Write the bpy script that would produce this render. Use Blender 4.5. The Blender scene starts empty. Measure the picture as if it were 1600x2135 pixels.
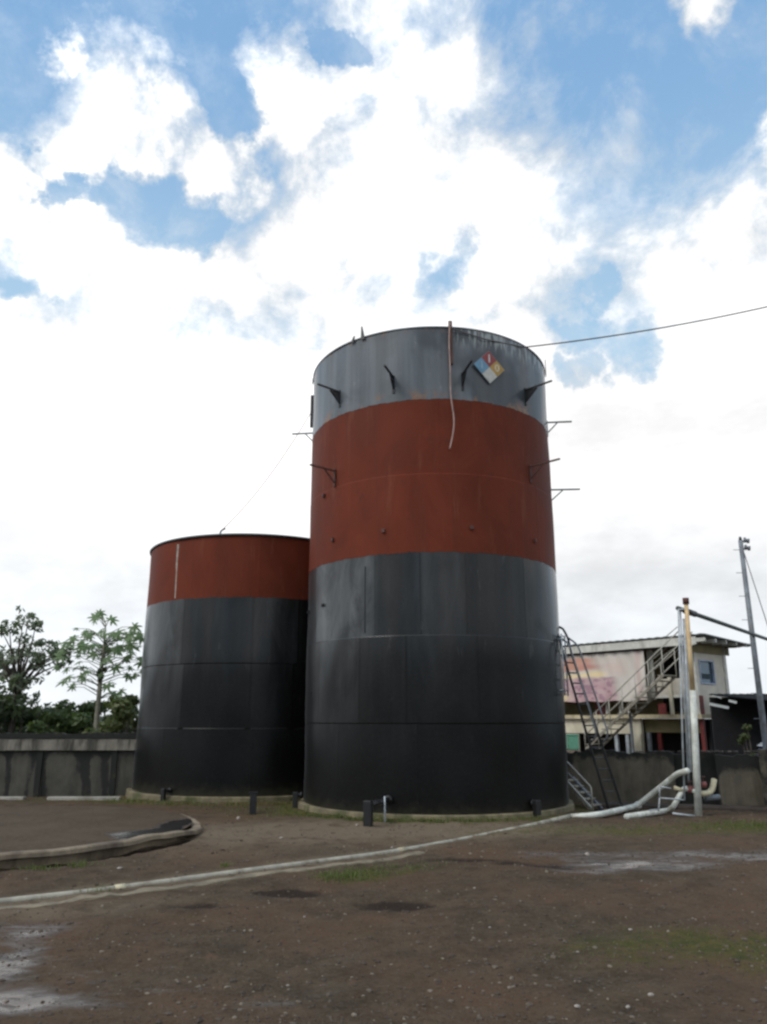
import bpy, math, random
import numpy as np
from mathutils import Vector, Matrix, Euler
R_ = math.radians
rnd = random.Random(7)

# ---------------------------------------------------------------- camera, sky, sun
scene = bpy.context.scene
COL = scene.collection
F, CX, CY, EYE = 1600.0, 800.0, 1067.5, 1.6
TH = math.atan(432.5 / F)
cam_d = bpy.data.cameras.new('camera')
cam_d.sensor_fit = 'HORIZONTAL'; cam_d.sensor_width = 36; cam_d.lens = 36 * F / 1600
cam_d.clip_start = 0.1; cam_d.clip_end = 3000
cam = bpy.data.objects.new('camera', cam_d); COL.objects.link(cam)
cam.location = (0, 0, EYE); cam.rotation_euler = (math.pi / 2 + TH, 0, 0)
scene.camera = cam
scene.view_settings.view_transform = 'Standard'
scene.view_settings.look = 'None'
scene.view_settings.exposure = 0
scene.view_settings.gamma = 1
scene.render.engine = 'CYCLES'
scene.cycles.max_bounces = 6
scene.cycles.filter_width = 2.6

SUN_EL, SUN_AZ = 46.0, -118.0        # a veiled sun, high to the left and a little behind the camera
sund = Vector((math.sin(R_(SUN_AZ)) * math.cos(R_(SUN_EL)), math.cos(R_(SUN_AZ)) * math.cos(R_(SUN_EL)), math.sin(R_(SUN_EL))))
sl = bpy.data.lights.new('sun', 'SUN'); sl.energy = 1.35; sl.angle = R_(20); sl.color = (1.0, .96, .9)
so = bpy.data.objects.new('sun', sl); COL.objects.link(so)
so.rotation_euler = sund.to_track_quat('Z', 'Y').to_euler(); so.location = (0, 0, 30)

# pixel of the photograph -> direction / point
cth, sth = math.cos(TH), math.sin(TH)
def ray(px, py):
    a = (px - CX) / F; b = (CY - py) / F
    return Vector((a, cth - b * sth, sth + b * cth))
def at(px, py, Y):
    r = ray(px, py); return Vector((0, 0, EYE)) + r * (Y / r.y)
def onz(px, py, z=0.0):
    r = ray(px, py); return Vector((0, 0, EYE)) + r * ((z - EYE) / r.z)
def g(x, y):                         # the lie of the land
    t = min(max((y - 11) / 9.5, 0), 1); s = min(max((y - 23) / 6, 0), 1)
    return -0.27 * t - 0.55 * s
def ong(px, py, up=0.0):
    p = onz(px, py, 0)
    for _ in range(6): p = onz(px, py, g(p.x, p.y) + up)
    return p

# node helper
class NT:
    def __init__(s, tree): s.t = tree; s.n = tree.nodes; s.n.clear()
    def new(s, typ, **kw):
        n = s.n.new(typ)
        for k, v in kw.items(): setattr(n, k, v)
        return n
    def put(s, sock, v):
        if v is None: return
        if isinstance(v, bpy.types.NodeSocket): s.t.links.new(v, sock)
        elif isinstance(v, (tuple, list)) and len(v) == 3 and len(getattr(sock, 'default_value', (0,))) == 4: sock.default_value = (*v, 1)
        else: sock.default_value = v
    def m(s, op, a, b=None, c=None, clamp=False):
        n = s.new('ShaderNodeMath', operation=op, use_clamp=clamp)
        for i, v in enumerate((a, b, c)): s.put(n.inputs[i], v)
        return n.outputs[0]
    def vm(s, op, a, b=None):
        n = s.new('ShaderNodeVectorMath', operation=op); s.put(n.inputs[0], a); s.put(n.inputs[1], b)
        return n.outputs['Value' if op in ('DISTANCE', 'LENGTH', 'DOT_PRODUCT') else 'Vector']
    def mix(s, f, a, b, blend='MIX'):
        n = s.new('ShaderNodeMix', data_type='RGBA', blend_type=blend)
        s.put(n.inputs['Factor'], f); s.put(n.inputs[6], a); s.put(n.inputs[7], b); return n.outputs[2]
    def noise(s, vec, scale, detail=4, rough=.55, col=False, dist=0.0):
        n = s.new('ShaderNodeTexNoise'); s.put(n.inputs['Vector'], vec); n.inputs['Scale'].default_value = scale
        n.inputs['Detail'].default_value = detail; n.inputs['Roughness'].default_value = rough; n.inputs['Distortion'].default_value = dist
        return n.outputs['Color' if col else 'Fac']
    def vor(s, vec, scale, feat='F1', out='Distance'):
        n = s.new('ShaderNodeTexVoronoi', feature=feat); s.put(n.inputs['Vector'], vec); n.inputs['Scale'].default_value = scale
        return n.outputs[out]
    def ramp(s, v, lo, hi, smooth=True, a=0.0, b=1.0):
        n = s.new('ShaderNodeMapRange', interpolation_type='SMOOTHSTEP' if smooth else 'LINEAR')
        s.put(n.inputs[0], v); s.put(n.inputs[1], lo); s.put(n.inputs[2], hi); s.put(n.inputs[3], a); s.put(n.inputs[4], b)
        return n.outputs[0]
    def scale(s, vec, sc):
        n = s.new('ShaderNodeMapping'); s.put(n.inputs[0], vec); n.inputs['Scale'].default_value = sc; return n.outputs[0]
    def attr(s, name, out='Fac'):
        n = s.new('ShaderNodeAttribute', attribute_name=name); return n.outputs[out]

world = bpy.data.worlds.new('World'); scene.world = world; world.use_nodes = True
w = NT(world.node_tree)
tc = w.new('ShaderNodeTexCoord').outputs['Generated']
sky = w.new('ShaderNodeTexSky', sky_type='NISHITA'); sky.sun_disc = False
sky.sun_elevation = R_(SUN_EL); sky.sun_rotation = R_(SUN_AZ); sky.air_density = 1.0; sky.dust_density = 2.0
d = w.vm('NORMALIZE', tc)
# lumpy warping of the direction, so cloud outlines curl
n1 = w.noise(d, 5.0, 6, .6, col=True)
off = w.vm('SUBTRACT', n1, (0.5, 0.5, 0.5))
sc_ = w.new('ShaderNodeVectorMath', operation='SCALE'); w.put(sc_.inputs[0], off); sc_.inputs['Scale'].default_value = 0.17
n2 = w.vm('SUBTRACT', w.noise(d, 17.0, 6, .65, col=True), (0.5, 0.5, 0.5))
sc2 = w.new('ShaderNodeVectorMath', operation='SCALE'); w.put(sc2.inputs[0], n2); sc2.inputs['Scale'].default_value = 0.085
dw = w.vm('ADD', w.vm('ADD', d, sc_.outputs[0]), sc2.outputs[0])
blobs = [  # cloud masses: photo position of the centre, radius, weight
 (845, 0, 150), (900, 150, 150), (780, 250, 140), (570, 190, 85), (610, 260, 85), (820, 400, 240), (960, 470, 250), (1060, 590, 180), (660, 520, 150),
 (230, 215, 100), (340, 205, 72), (150, 120, 42), (170, 290, 110), (40, 330, 60), (420, 360, 90), (500, 330, 60), (520, 410, 70), (290, 330, 70),
 (60, 440, 110), (130, 540, 140), (330, 620, 130), (480, 620, 130), (40, 700, 180), (200, 800, 300), (500, 850, 330), (750, 760, 260), (1000, 800, 260),
 (1540, 480, 130), (1450, 560, 150), (1570, 620, 260), (1400, 780, 170), (1300, 960, 230), (1600, 900, 300), (100, 1200, 380), (500, 1200, 400), (1300, 1200, 300), (1600, 1250, 260),
 (1100, 720, 130), (1480, 15, 60), (1590, 330, 50)]
holes = [(330, 455, 95), (230, 400, 60), (430, 480, 70), (70, 590, 62), (950, 545, 92), (690, 110, 52), (1250, 700, 62), (1320, 745, 75), (1205, 800, 70), (1265, 600, 50), (470, 240, 75), (75, 285, 45), (150, 390, 40)]
def blobval(lst, vec, gain):
    acc = None
    for (x, y, r) in lst:
        c = ray(x, y).normalized(); rr = r / F * 0.93
        dist = w.vm('DISTANCE', vec, tuple(c))
        v = w.m('MULTIPLY_ADD', dist, -gain / rr, gain)          # gain at centre, 0 at the rim
        acc = v if acc is None else w.m('SMOOTH_MAX', acc, v, .12)
    return acc
pos = blobval(blobs, dw, 1.0)
neg = blobval(holes, dw, 1.0)
fb = w.noise(d, 8.0, 10, .66, dist=.25)
fb2 = w.noise(d, 2.2, 5, .55)
# away from the framed part, broken cloud from noise alone
ahead = w.vm('DOT_PRODUCT', d, tuple(ray(800, 750).normalized()))
outside = w.ramp(ahead, .72, .60)
gen = w.m('MULTIPLY', w.m('SUBTRACT', fb2, .44), 4.0)
lay = w.m('SUBTRACT', w.m('MINIMUM', pos, .8), w.m('MULTIPLY', w.m('MAXIMUM', neg, 0.0), 1.45))
hz = w.new('ShaderNodeSeparateXYZ'); w.put(hz.inputs[0], d)
lay = w.m('MAXIMUM', lay, -0.38)
lay = w.m('ADD', lay, w.ramp(hz.outputs[2], .47, .38, True, 0.0, .62))
mixl = w.m('ADD', w.m('MULTIPLY', lay, w.m('SUBTRACT', 1.0, outside)), w.m('MULTIPLY', gen, outside))
dens = w.m('ADD', mixl, w.m('MULTIPLY', w.m('SUBTRACT', fb, .5), 2.7))
cover = w.ramp(dens, -.42, .58)
thin = w.m('MULTIPLY', w.ramp(w.noise(w.scale(d, (1, 1, 1.0)), 6.5, 8, .65), .48, .78), .42)       # faint high veil
cover = w.m('MAXIMUM', cover, thin)
core = w.ramp(dens, .1, .7)
sunw = w.ramp(w.vm('DOT_PRODUCT', d, tuple(sund)), -.6, .75)                     # clouds brighten towards the sun, left of and behind the camera
low = w.ramp(hz.outputs[2], .30, .06)
bright = w.m('MULTIPLY_ADD', sunw, 3.4, 10.2)
shade = w.m('MULTIPLY_ADD', w.ramp(w.noise(w.scale(d, (1, 1, 2.2)), 3.4, 6, .6), .32, .66), .28, .82)
bright = w.m('MULTIPLY', bright, shade)
bright = w.m('MULTIPLY', bright, w.m('MULTIPLY_ADD', core, .22, .80))
bright = w.m('MULTIPLY', bright, w.m('MULTIPLY_ADD', low, -.13, 1.0))
cc = w.mix(core, (.86, .93, 1.0), (1.0, 1.0, 1.0))
cc = w.mix(w.m('MULTIPLY', low, .8), cc, (.89, .945, 1.0))
ccs = w.new('ShaderNodeVectorMath', operation='SCALE'); w.put(ccs.inputs[0], cc); w.put(ccs.inputs['Scale'], bright)
skyc = w.mix(.85, sky.outputs[0], w.mix(w.ramp(hz.outputs[2], .40, .74), (4.9, 7.2, 9.3), (2.55, 4.8, 7.9)))
fin = w.mix(cover, skyc, ccs.outputs[0])
bg = w.new('ShaderNodeBackground'); w.put(bg.inputs[0], fin); bg.inputs[1].default_value = 0.1
wo = w.new('ShaderNodeOutputWorld'); w.t.links.new(bg.outputs[0], wo.inputs[0])

# ---------------------------------------------------------------- helpers
WM = {}
class MB:
    def __init__(s): s.v = []; s.f = []; s.uv = {}
    def add(s, vs, fs):
        o = len(s.v); s.v += [tuple(v) for v in vs]; s.f += [tuple(i + o for i in f) for f in fs]; return s
    def box(s, c, size, rz=0, rot=None):
        M = (rot.to_matrix() if rot else Matrix.Rotation(rz, 3, 'Z')); c = Vector(c); h = [q / 2 for q in size]
        vs = [c + M @ Vector((a * h[0], b * h[1], e * h[2])) for a in (-1, 1) for b in (-1, 1) for e in (-1, 1)]
        return s.add(vs, [(0, 1, 3, 2), (4, 6, 7, 5), (0, 4, 5, 1), (2, 3, 7, 6), (0, 2, 6, 4), (1, 5, 7, 3)])
    def bar(s, a, b, wd, hd, up=(0, 0, 1)):
        a, b = Vector(a), Vector(b); t = (b - a).normalized(); u = t.cross(Vector(up))
        if u.length < 1e-4: u = t.cross(Vector((1, 0, 0)))
        u.normalize(); n = u.cross(t)
        vs = [p + u * (i * wd / 2) + n * (j * hd / 2) for p in (a, b) for i, j in ((-1, -1), (1, -1), (1, 1), (-1, 1))]
        return s.add(vs, [(0, 3, 2, 1), (4, 5, 6, 7), (0, 1, 5, 4), (1, 2, 6, 5), (2, 3, 7, 6), (3, 0, 4, 7)])
    def tube(s, pts, r, n=10, cap=True):
        pts = [Vector(p) for p in pts]; rs = r if isinstance(r, (list, tuple)) else [r] * len(pts)
        ref = None; vs = []; fs = []
        for i, p in enumerate(pts):
            t = (pts[min(i + 1, len(pts) - 1)] - pts[max(i - 1, 0)]).normalized()
            if ref is None: ref = t.orthogonal().normalized()
            ref = (ref - t * ref.dot(t)).normalized(); b = t.cross(ref)
            vs += [p + (ref * math.cos(k * 2 * math.pi / n) + b * math.sin(k * 2 * math.pi / n)) * rs[i] for k in range(n)]
        for i in range(len(pts) - 1):
            fs += [(i * n + k, i * n + (k + 1) % n, (i + 1) * n + (k + 1) % n, (i + 1) * n + k) for k in range(n)]
        if cap: fs += [tuple(range(n - 1, -1, -1)), tuple((len(pts) - 1) * n + k for k in range(n))]
        return s.add(vs, fs)
    def build(s, name, mat, parent=None, smooth=False, bevel=0, local=False):
        me = bpy.data.meshes.new(name); vs = s.v
        Mx = WM.get(parent)
        if Mx is not None and not local:
            inv = Mx.inverted(); vs = [tuple(inv @ Vector(v)) for v in vs]
        me.from_pydata(vs, [], s.f); me.materials.append(mat)
        if smooth: me.polygons.foreach_set('use_smooth', [True] * len(me.polygons))
        me.update()
        o = bpy.data.objects.new(name, me); COL.objects.link(o)
        if parent is not None: o.parent = parent; WM[o] = WM[parent]
        else: WM[o] = Matrix.Identity(4)
        if bevel:
            b = o.modifiers.new('bevel', 'BEVEL'); b.width = bevel; b.segments = 2; b.limit_method = 'ANGLE'
        return o
def tag(o, label=None, cat=None, group=None, kind=None):
    for k, v in (('label', label), ('category', cat), ('group', group), ('kind', kind)):
        if v: o[k] = v
    return o
def thing(name, loc, label, cat, rz=0, group=None):
    o = bpy.data.objects.new(name, None); COL.objects.link(o); o.location = loc; o.rotation_euler = (0, 0, rz)
    o.empty_display_size = .2
    WM[o] = Matrix.Translation(Vector(loc)) @ Matrix.Rotation(rz, 4, 'Z')
    return tag(o, label, cat, group)
def smoothpath(pts, n=6):
    pts = [Vector(p) for p in pts]; out = []
    for i in range(len(pts) - 1):
        p0 = pts[max(i - 1, 0)]; p1 = pts[i]; p2 = pts[i + 1]; p3 = pts[min(i + 2, len(pts) - 1)]
        for k in range(n):
            t = k / n
            out.append(.5 * ((2 * p1) + (p2 - p0) * t + (2 * p0 - 5 * p1 + 4 * p2 - p3) * t * t + (-p0 + 3 * p1 - 3 * p2 + p3) * t ** 3))
    out.append(pts[-1]); return out
def bent(pts, r=.12, n=5):           # straight runs with rounded corners
    pts = [Vector(p) for p in pts]; out = [pts[0]]
    for i in range(1, len(pts) - 1):
        a, b, c = pts[i - 1], pts[i], pts[i + 1]
        ra = min(r, (a - b).length * .45, (c - b).length * .45)
        p, q = b + (a - b).normalized() * ra, b + (c - b).normalized() * ra
        for k in range(n + 1):
            t = k / n; out.append(p * (1 - t) ** 2 + b * 2 * t * (1 - t) + q * t * t)
    out.append(pts[-1]); return out

# numpy value noise
_tab = np.random.RandomState(3).rand(256, 256)
def vnoise(x, y):
    xi = np.floor(x).astype(int); yi = np.floor(y).astype(int); fx = x - xi; fy = y - yi
    fx = fx * fx * (3 - 2 * fx); fy = fy * fy * (3 - 2 * fy)
    a = _tab[xi & 255, yi & 255]; b = _tab[(xi + 1) & 255, yi & 255]; c = _tab[xi & 255, (yi + 1) & 255]; e = _tab[(xi + 1) & 255, (yi + 1) & 255]
    return (a * (1 - fx) + b * fx) * (1 - fy) + (c * (1 - fx) + e * fx) * fy
def fbm(x, y, o=4):
    s = 0; a = .5; t = 0
    for k in range(o): s = s + a * vnoise(x * 2 ** k + 17.3 * k, y * 2 ** k + 9.1 * k); t += a; a *= .5
    return s / t

# ---------------------------------------------------------------- materials
def material(name):
    m = bpy.data.materials.new(name); m.use_nodes = True; n = NT(m.node_tree)
    p = n.new('ShaderNodeBsdfPrincipled'); o = n.new('ShaderNodeOutputMaterial'); n.t.links.new(p.outputs[0], o.inputs[0])
    return m, n, p
def bump(n, p, h, strength=.3, dist=.01):
    b = n.new('ShaderNodeBump'); b.inputs['Strength'].default_value = strength; b.inputs['Distance'].default_value = dist
    n.put(b.inputs['Height'], h); n.t.links.new(b.outputs[0], p.inputs['Normal'])
def simple(name, col, rough=.6, var=.25, scale=6.0, metal=0, dirt=None, dirtamt=.5, bmp=.15, spec=.5):
    m, n, p = material(name)
    oc = n.new('ShaderNodeTexCoord').outputs['Object']
    a = n.noise(oc, scale, 6, .6)
    c = n.mix(n.ramp(a, .3, .7), tuple(q * (1 - var) for q in col), tuple(min(q * (1 + var), .95) for q in col))
    if dirt: c = n.mix(n.m('MULTIPLY', n.ramp(n.noise(n.scale(oc, (1, 1, .45)), scale * .7, 7, .65), .48, .68), dirtamt), c, dirt)
    n.put(p.inputs['Base Color'], c); n.put(p.inputs['Roughness'], n.m('MULTIPLY_ADD', a, .2, rough - .1)); p.inputs['Metallic'].default_value = metal
    p.inputs['Specular IOR Level'].default_value = spec
    if bmp: bump(n, p, n.noise(oc, scale * 8, 4, .6), bmp, .01)
    return m

def shell_mat(name, col, kind):
    """painted tank plate: UV is metres round the shell and metres up; tone differs from plate to plate"""
    m, n, p = material(name)
    uv = n.new('ShaderNodeUVMap').outputs[0]
    tone = n.attr('tone')
    st = n.noise(n.scale(uv, (2.2, .10, 1)), 1.6, 6, .62)            # vertical run marks
    st2 = n.noise(n.scale(uv, (9, .5, 1)), 1.3, 5, .6)
    big = n.noise(n.scale(uv, (.8, .5, 1)), 1.1, 6, .62, dist=.6)
    fine = n.noise(uv, 18, 5, .6)
    sep = n.new('ShaderNodeSeparateXYZ'); n.put(sep.inputs[0], uv); U, V = sep.outputs[0], sep.outputs[1]
    if kind == 'black':
        f = n.m('ADD', n.m('MULTIPLY', tone, .70), n.m('MULTIPLY', n.m('MULTIPLY', n.ramp(st, .4, .72), .30), n.m('ADD', tone, .25)))
        hgt = n.ramp(V, .8, 3.6, False, .02, 1.0)                     # upper courses paler, lower near black: reflected sky and ground painted in
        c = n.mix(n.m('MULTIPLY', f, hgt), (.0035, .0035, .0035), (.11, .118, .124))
        c = n.mix(n.m('MULTIPLY', n.ramp(big, .52, .75), n.m('MULTIPLY', hgt, .35)), c, (.035, .031, .026))
        c = n.mix(n.m('MULTIPLY', n.ramp(st2, .6, .8), n.m('MULTIPLY', hgt, .3)), c, (.035, .037, .04))
        blot = n.ramp(n.noise(n.scale(uv, (.85, .30, 1)), 1.5, 7, .66, dist=1.0), .36, .62)
        c = n.mix(n.m('MULTIPLY', n.m('SUBTRACT', 1.0, blot), .72), c, (.0035, .0035, .0035))
        c = n.mix(n.m('MULTIPLY', n.ramp(n.noise(n.scale(uv, (1, .25, 1)), 4.5, 6, .65), .60, .74), n.m('MULTIPLY', hgt, .5)), c, (.10, .105, .105))
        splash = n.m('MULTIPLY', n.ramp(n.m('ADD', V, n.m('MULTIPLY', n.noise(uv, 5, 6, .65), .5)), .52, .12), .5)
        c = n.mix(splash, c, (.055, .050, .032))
        rg = n.m('MULTIPLY_ADD', big, .34, .16); bs = .10
    elif kind == 'red':
        c = n.mix(n.ramp(big, .3, .7), tuple(q * .82 for q in col), tuple(q * 1.18 for q in col))
        c = n.mix(n.m('MULTIPLY', tone, .35), c, (.09, .021, .011))
        c = n.mix(n.m('MULTIPLY', n.ramp(st, .5, .75), .4), c, (.07, .028, .02))
        c = n.mix(n.m('MULTIPLY', n.ramp(n.noise(uv, 2.3, 8, .7), .58, .70), .55), c, (.07, .028, .02))
        c = n.mix(n.m('MULTIPLY', n.ramp(n.noise(n.scale(uv, (2.4, .3, 1)), 1.9, 7, .68), .55, .72), .35), c, (.23, .085, .05))
        rg = n.m('MULTIPLY_ADD', big, .2, .5); bs = .10
    else:
        c = n.mix(n.ramp(st, .3, .72), tuple(q * .72 for q in col), tuple(q * 1.3 for q in col))
        c = n.mix(n.m('MULTIPLY', tone, .4), c, tuple(q * 1.35 for q in col))
        c = n.mix(n.m('MULTIPLY', n.ramp(big, .46, .70), .6), c, (.055, .060, .065))
        c = n.mix(n.m('MULTIPLY', n.ramp(n.noise(n.scale(uv, (1, .5, 1)), 5.5, 7, .7), .58, .72), .5), c, (.24, .25, .25))
        rust = n.m('MULTIPLY', n.ramp(n.noise(n.scale(uv, (1, .8, 1)), 3.0, 8, .7), .50, .60), n.m('MAXIMUM', n.ramp(V, 7.95, 7.66), n.ramp(V, 9.08, 9.22)))
        c = n.mix(n.ramp(n.m('ADD', n.noise(uv, .7, 3, .5), n.m('MULTIPLY', U, .06)), .48, .62), c, n.mix(.65, c, (.028, .036, .046)))
        c = n.mix(rust, c, n.mix(n.noise(uv, 9, 4, .6), (.12, .05, .03), (.30, .19, .12)))
        rust2 = n.m('MULTIPLY', n.ramp(n.noise(n.scale(uv, (1, .35, 1)), 2.6, 8, .72), .6, .72), .6)
        c = n.mix(rust2, c, (.075, .045, .03))
        # pale drips running down from the rim on the right
        dr = n.m('MULTIPLY', n.ramp(n.noise(n.scale(uv, (5.0, .7, 1)), 2.4, 4, .6), .47, .58), n.ramp(V, 8.72, 9.05))
        dr = n.m('MULTIPLY', dr, n.ramp(U, .2, .6))
        c = n.mix(n.m('MULTIPLY', dr, .9), c, (.36, .40, .40))
        rg = n.m('MULTIPLY_ADD', big, .3, .34); bs = .18
    c = n.mix(n.m('MULTIPLY', n.ramp(fine, .4, .75), .05), c, (.08, .08, .08))
    n.put(p.inputs['Base Color'], c); n.put(p.inputs['Roughness'], rg)
    p.inputs['Sheen Weight'].default_value = .0 if kind == 'red' else .15; p.inputs['Sheen Roughness'].default_value = .2; p.inputs['Specular IOR Level'].default_value = .10 if kind == 'red' else .21
    if kind != 'red':
        n.put(p.inputs['Coat Weight'], n.m('MULTIPLY', n.ramp(V, 2.5, 3.2), n.m('MULTIPLY_ADD', big, .5, .12))); p.inputs['Coat Roughness'].default_value = .16
    bump(n, p, n.m('ADD', n.m('MULTIPLY', fine, .4), n.m('MULTIPLY', n.noise(uv, 3.5, 3, .5), 1.0)), bs, .02)
    return m

M = {}
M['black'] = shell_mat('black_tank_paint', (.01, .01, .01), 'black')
M['red'] = shell_mat('red_tank_paint', (.142, .030, .0145), 'red')
M['grey'] = shell_mat('weathered_grey_paint', (.115, .132, .148), 'grey')
M['dark_steel'] = simple('dark_steel', (.03, .032, .036), .5, dirt=(.07, .04, .025), dirtamt=.4)
M['black_steel'] = simple('black_steel', (.010, .010, .011), .45)
M['rust_steel'] = simple('rusted_steel', (.09, .035, .026), .7, dirt=(.04, .03, .03))
M['grey_steel'] = simple('grey_steel', (.17, .19, .21), .5, dirt=(.09, .07, .06), dirtamt=.5)
M['galv'] = simple('galvanised_steel', (.42, .46, .49), .45, dirt=(.15, .13, .11), dirtamt=.4)
M['white_pipe'] = simple('white_painted_pipe', (.60, .62, .57), .5, dirt=(.30, .28, .2), dirtamt=.7, scale=5)
M['cream_pipe'] = simple('cream_pipe', (.50, .45, .30), .55, dirt=(.2, .14, .08), dirtamt=.5)
M['yellow_rust'] = simple('yellow_rusty_paint', (.66, .50, .28), .6, dirt=(.42, .17, .05), dirtamt=.7, scale=3)
M['red_paint'] = simple('red_paint', (.15, .022, .020), .6)
M['cable'] = simple('cable_sheath', (.10, .09, .09), .6, bmp=0)
M['cord'] = simple('pale_cord', (.42, .30, .27), .8, bmp=0)
M['wire'] = simple('pale_orange_wire', (.40, .22, .16), .8, bmp=0)
M['plinth'] = simple('mossy_plinth_concrete', (.16, .135, .08), .85, .35, scale=3.2, dirt=(.055, .06, .018), dirtamt=1.0, bmp=.5)
M['cream_wall'] = simple('cream_render', (.66, .61, .47), .8, .12, 1.6, dirt=(.26, .22, .16), dirtamt=.35)
M['beige_wall'] = simple('beige_render', (.58, .54, .46), .8, .12, 1.6, dirt=(.27, .23, .18), dirtamt=.35)
M['olive_wall'] = simple('olive_render', (.20, .17, .085), .85, .2, 2)  # olive colour of the inner and lower walls and beams
M['trim'] = simple('roof_trim', (.62, .61, .55), .6, .12, 4, dirt=(.25, .24, .2), dirtamt=.5)
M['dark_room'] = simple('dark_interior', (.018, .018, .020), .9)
M['dark_roof'] = simple('dark_sheet_roof', (.018, .019, .021), .95, .3, 3, spec=.1)
M['slab'] = simple('slab_edge', (.58, .50, .33), .8, .15, 3, dirt=(.25, .2, .1), dirtamt=.5)
M['mint'] = simple('mint_plastic', (.22, .55, .36), .45, .1, 4)
M['white'] = simple('gap_light_white', (.62, .63, .6), .4, .08, 4)
M['carwhite'] = simple('white_car_paint', (.62, .64, .66), .25, .04, 3, bmp=0)
M['rubber'] = simple('rubber', (.015, .015, .016), .8)
M['stairs'] = simple('olive_grey_stair_steel', (.26, .24, .19), .6, .3, 6, dirt=(.07, .05, .03), dirtamt=.6)
M['rail'] = simple('pale_handrail', (.42, .40, .34), .5, .15, 6)
M['trunk'] = simple('pale_bark', (.24, .22, .17), .85, .3, 5, bmp=.4)
M['bark'] = simple('dark_bark', (.07, .055, .045), .9, .3, 5, bmp=.4)
M['trimgreen'] = simple('weeds', (.10, .13, .03), .7, .4, 3, bmp=0)

def wall_mat(name, base, streak=1.0):
    m, n, p = material(name)
    uv = n.new('ShaderNodeUVMap').outputs[0]
    st = n.noise(n.scale(uv, (2.0, .30, 1)), 1.7, 7, .65, dist=.4)
    bl = n.noise(uv, 1.6, 7, .65)
    sep = n.new('ShaderNodeSeparateXYZ'); n.put(sep.inputs[0], uv); V = sep.outputs[1]
    stain = n.attr('stain')
    c = n.mix(n.ramp(bl, .3, .7), tuple(q * .7 for q in base), tuple(q * 1.2 for q in base))
    c = n.mix(n.m('MULTIPLY', n.ramp(st, .42, .62), .75 * streak), c, (.022, .022, .020))
    c = n.mix(n.ramp(n.m('ADD', stain, n.m('MULTIPLY', n.m('SUBTRACT', n.noise(uv, 4, 7, .65), .5), 1.1)), .35, .7), c, (.013, .014, .012))
    c = n.mix(n.m('MULTIPLY', n.ramp(n.noise(uv, 2.7, 6, .6), .55, .75), .4), c, (.075, .07, .035))
    n.put(p.inputs['Base Color'], c); p.inputs['Roughness'].default_value = .9
    bump(n, p, n.noise(uv, 25, 6, .65), .5, .02)
    return m
M['wall_left'] = wall_mat('stained_concrete', (.078, .073, .058), .7)
M['wall_coping'] = wall_mat('stained_coping', (.20, .182, .15), 1.1)
M['wall_right'] = wall_mat('stained_plaster', (.13, .112, .082), .5)

def leaf_mat(name, col, back):
    m, n, p = material(name)
    gi = n.new('ShaderNodeNewGeometry'); rn = gi.outputs['Random Per Island']
    c = n.mix(rn, col, back)
    n.put(p.inputs['Base Color'], c); p.inputs['Roughness'].default_value = .55
    tr = n.new('ShaderNodeBsdfTranslucent'); n.put(tr.inputs[0], n.mix(.5, c, (.14, .22, .03)))
    mx = n.new('ShaderNodeMixShader'); mx.inputs[0].default_value = .40
    out = [q for q in n.n if q.type == 'OUTPUT_MATERIAL'][0]
    n.t.links.new(p.outputs[0], mx.inputs[1]); n.t.links.new(tr.outputs[0], mx.inputs[2]); n.t.links.new(mx.outputs[0], out.inputs[0])
    return m
M['leaf_papaya'] = leaf_mat('papaya_leaf', (.13, .22, .09), (.20, .29, .14))
M['leaf_dark'] = leaf_mat('dark_leaf', (.045, .068, .035), (.085, .11, .06))
M['leaf_mid'] = leaf_mat('mid_leaf', (.05, .085, .028), (.11, .15, .05))
M['leaf_olive'] = leaf_mat('olive_leaf', (.07, .09, .03), (.15, .17, .06))
M['grass'] = leaf_mat('grass_blade', (.07, .10, .02), (.15, .17, .05))
M['drygrass'] = leaf_mat('dry_blade', (.16, .13, .06), (.10, .11, .035))

# ---------------------------------------------------------------- ground
def P2(px, py): p = ong(px, py); return p.x, p.y
def gauss(X, Y, px, py, rx, ry, rot=0.0):
    cx, cy = P2(px, py); dx = X - cx; dy = Y - cy
    a = dx * math.cos(rot) + dy * math.sin(rot); b = -dx * math.sin(rot) + dy * math.cos(rot)
    return np.exp(-(a / rx) ** 2 - (b / ry) ** 2)
pipe_px = [(-120, 1893), (0, 1880), (200, 1856), (400, 1832), (600, 1804), (800, 1778), (925, 1755), (1010, 1738), (1100, 1722), (1190, 1706)]
pipe_g = [ong(*q) for q in pipe_px]
def dist_pipe(X, Y):
    D = np.full(X.shape, 99.0)
    for a, b in zip(pipe_g[:-1], pipe_g[1:]):
        ab = np.array([b.x - a.x, b.y - a.y]); L = ab @ ab
        t = np.clip(((X - a.x) * ab[0] + (Y - a.y) * ab[1]) / L, 0, 1)
        D = np.minimum(D, np.hypot(X - a.x - t * ab[0], Y - a.y - t * ab[1]))
    return D
TK = (1.05, 16.6, 2.67); TL = (-3.45, 20.8, 2.85); PAD = (-6.0, 12.1, 3.25)
xs = np.concatenate([-np.geomspace(900, 9.6, 26), np.arange(-9.5, 10.0, .055), np.geomspace(10.1, 900, 26)])
ys = np.concatenate([[-900, -300, -80, -20, -5, 0, 2, 3.4], np.arange(3.8, 18.5, .055), np.geomspace(18.6, 1500, 44)])
X, Y = np.meshgrid(xs, ys)
G = -0.27 * np.clip((Y - 11) / 9.5, 0, 1) - .55 * np.clip((Y - 23) / 6, 0, 1)
near = np.clip((24 - Y) / 6, 0, 1) * np.clip((14 - np.abs(X)) / 3, 0, 1) * np.clip((Y - 1) / 3, 0, 1)
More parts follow.
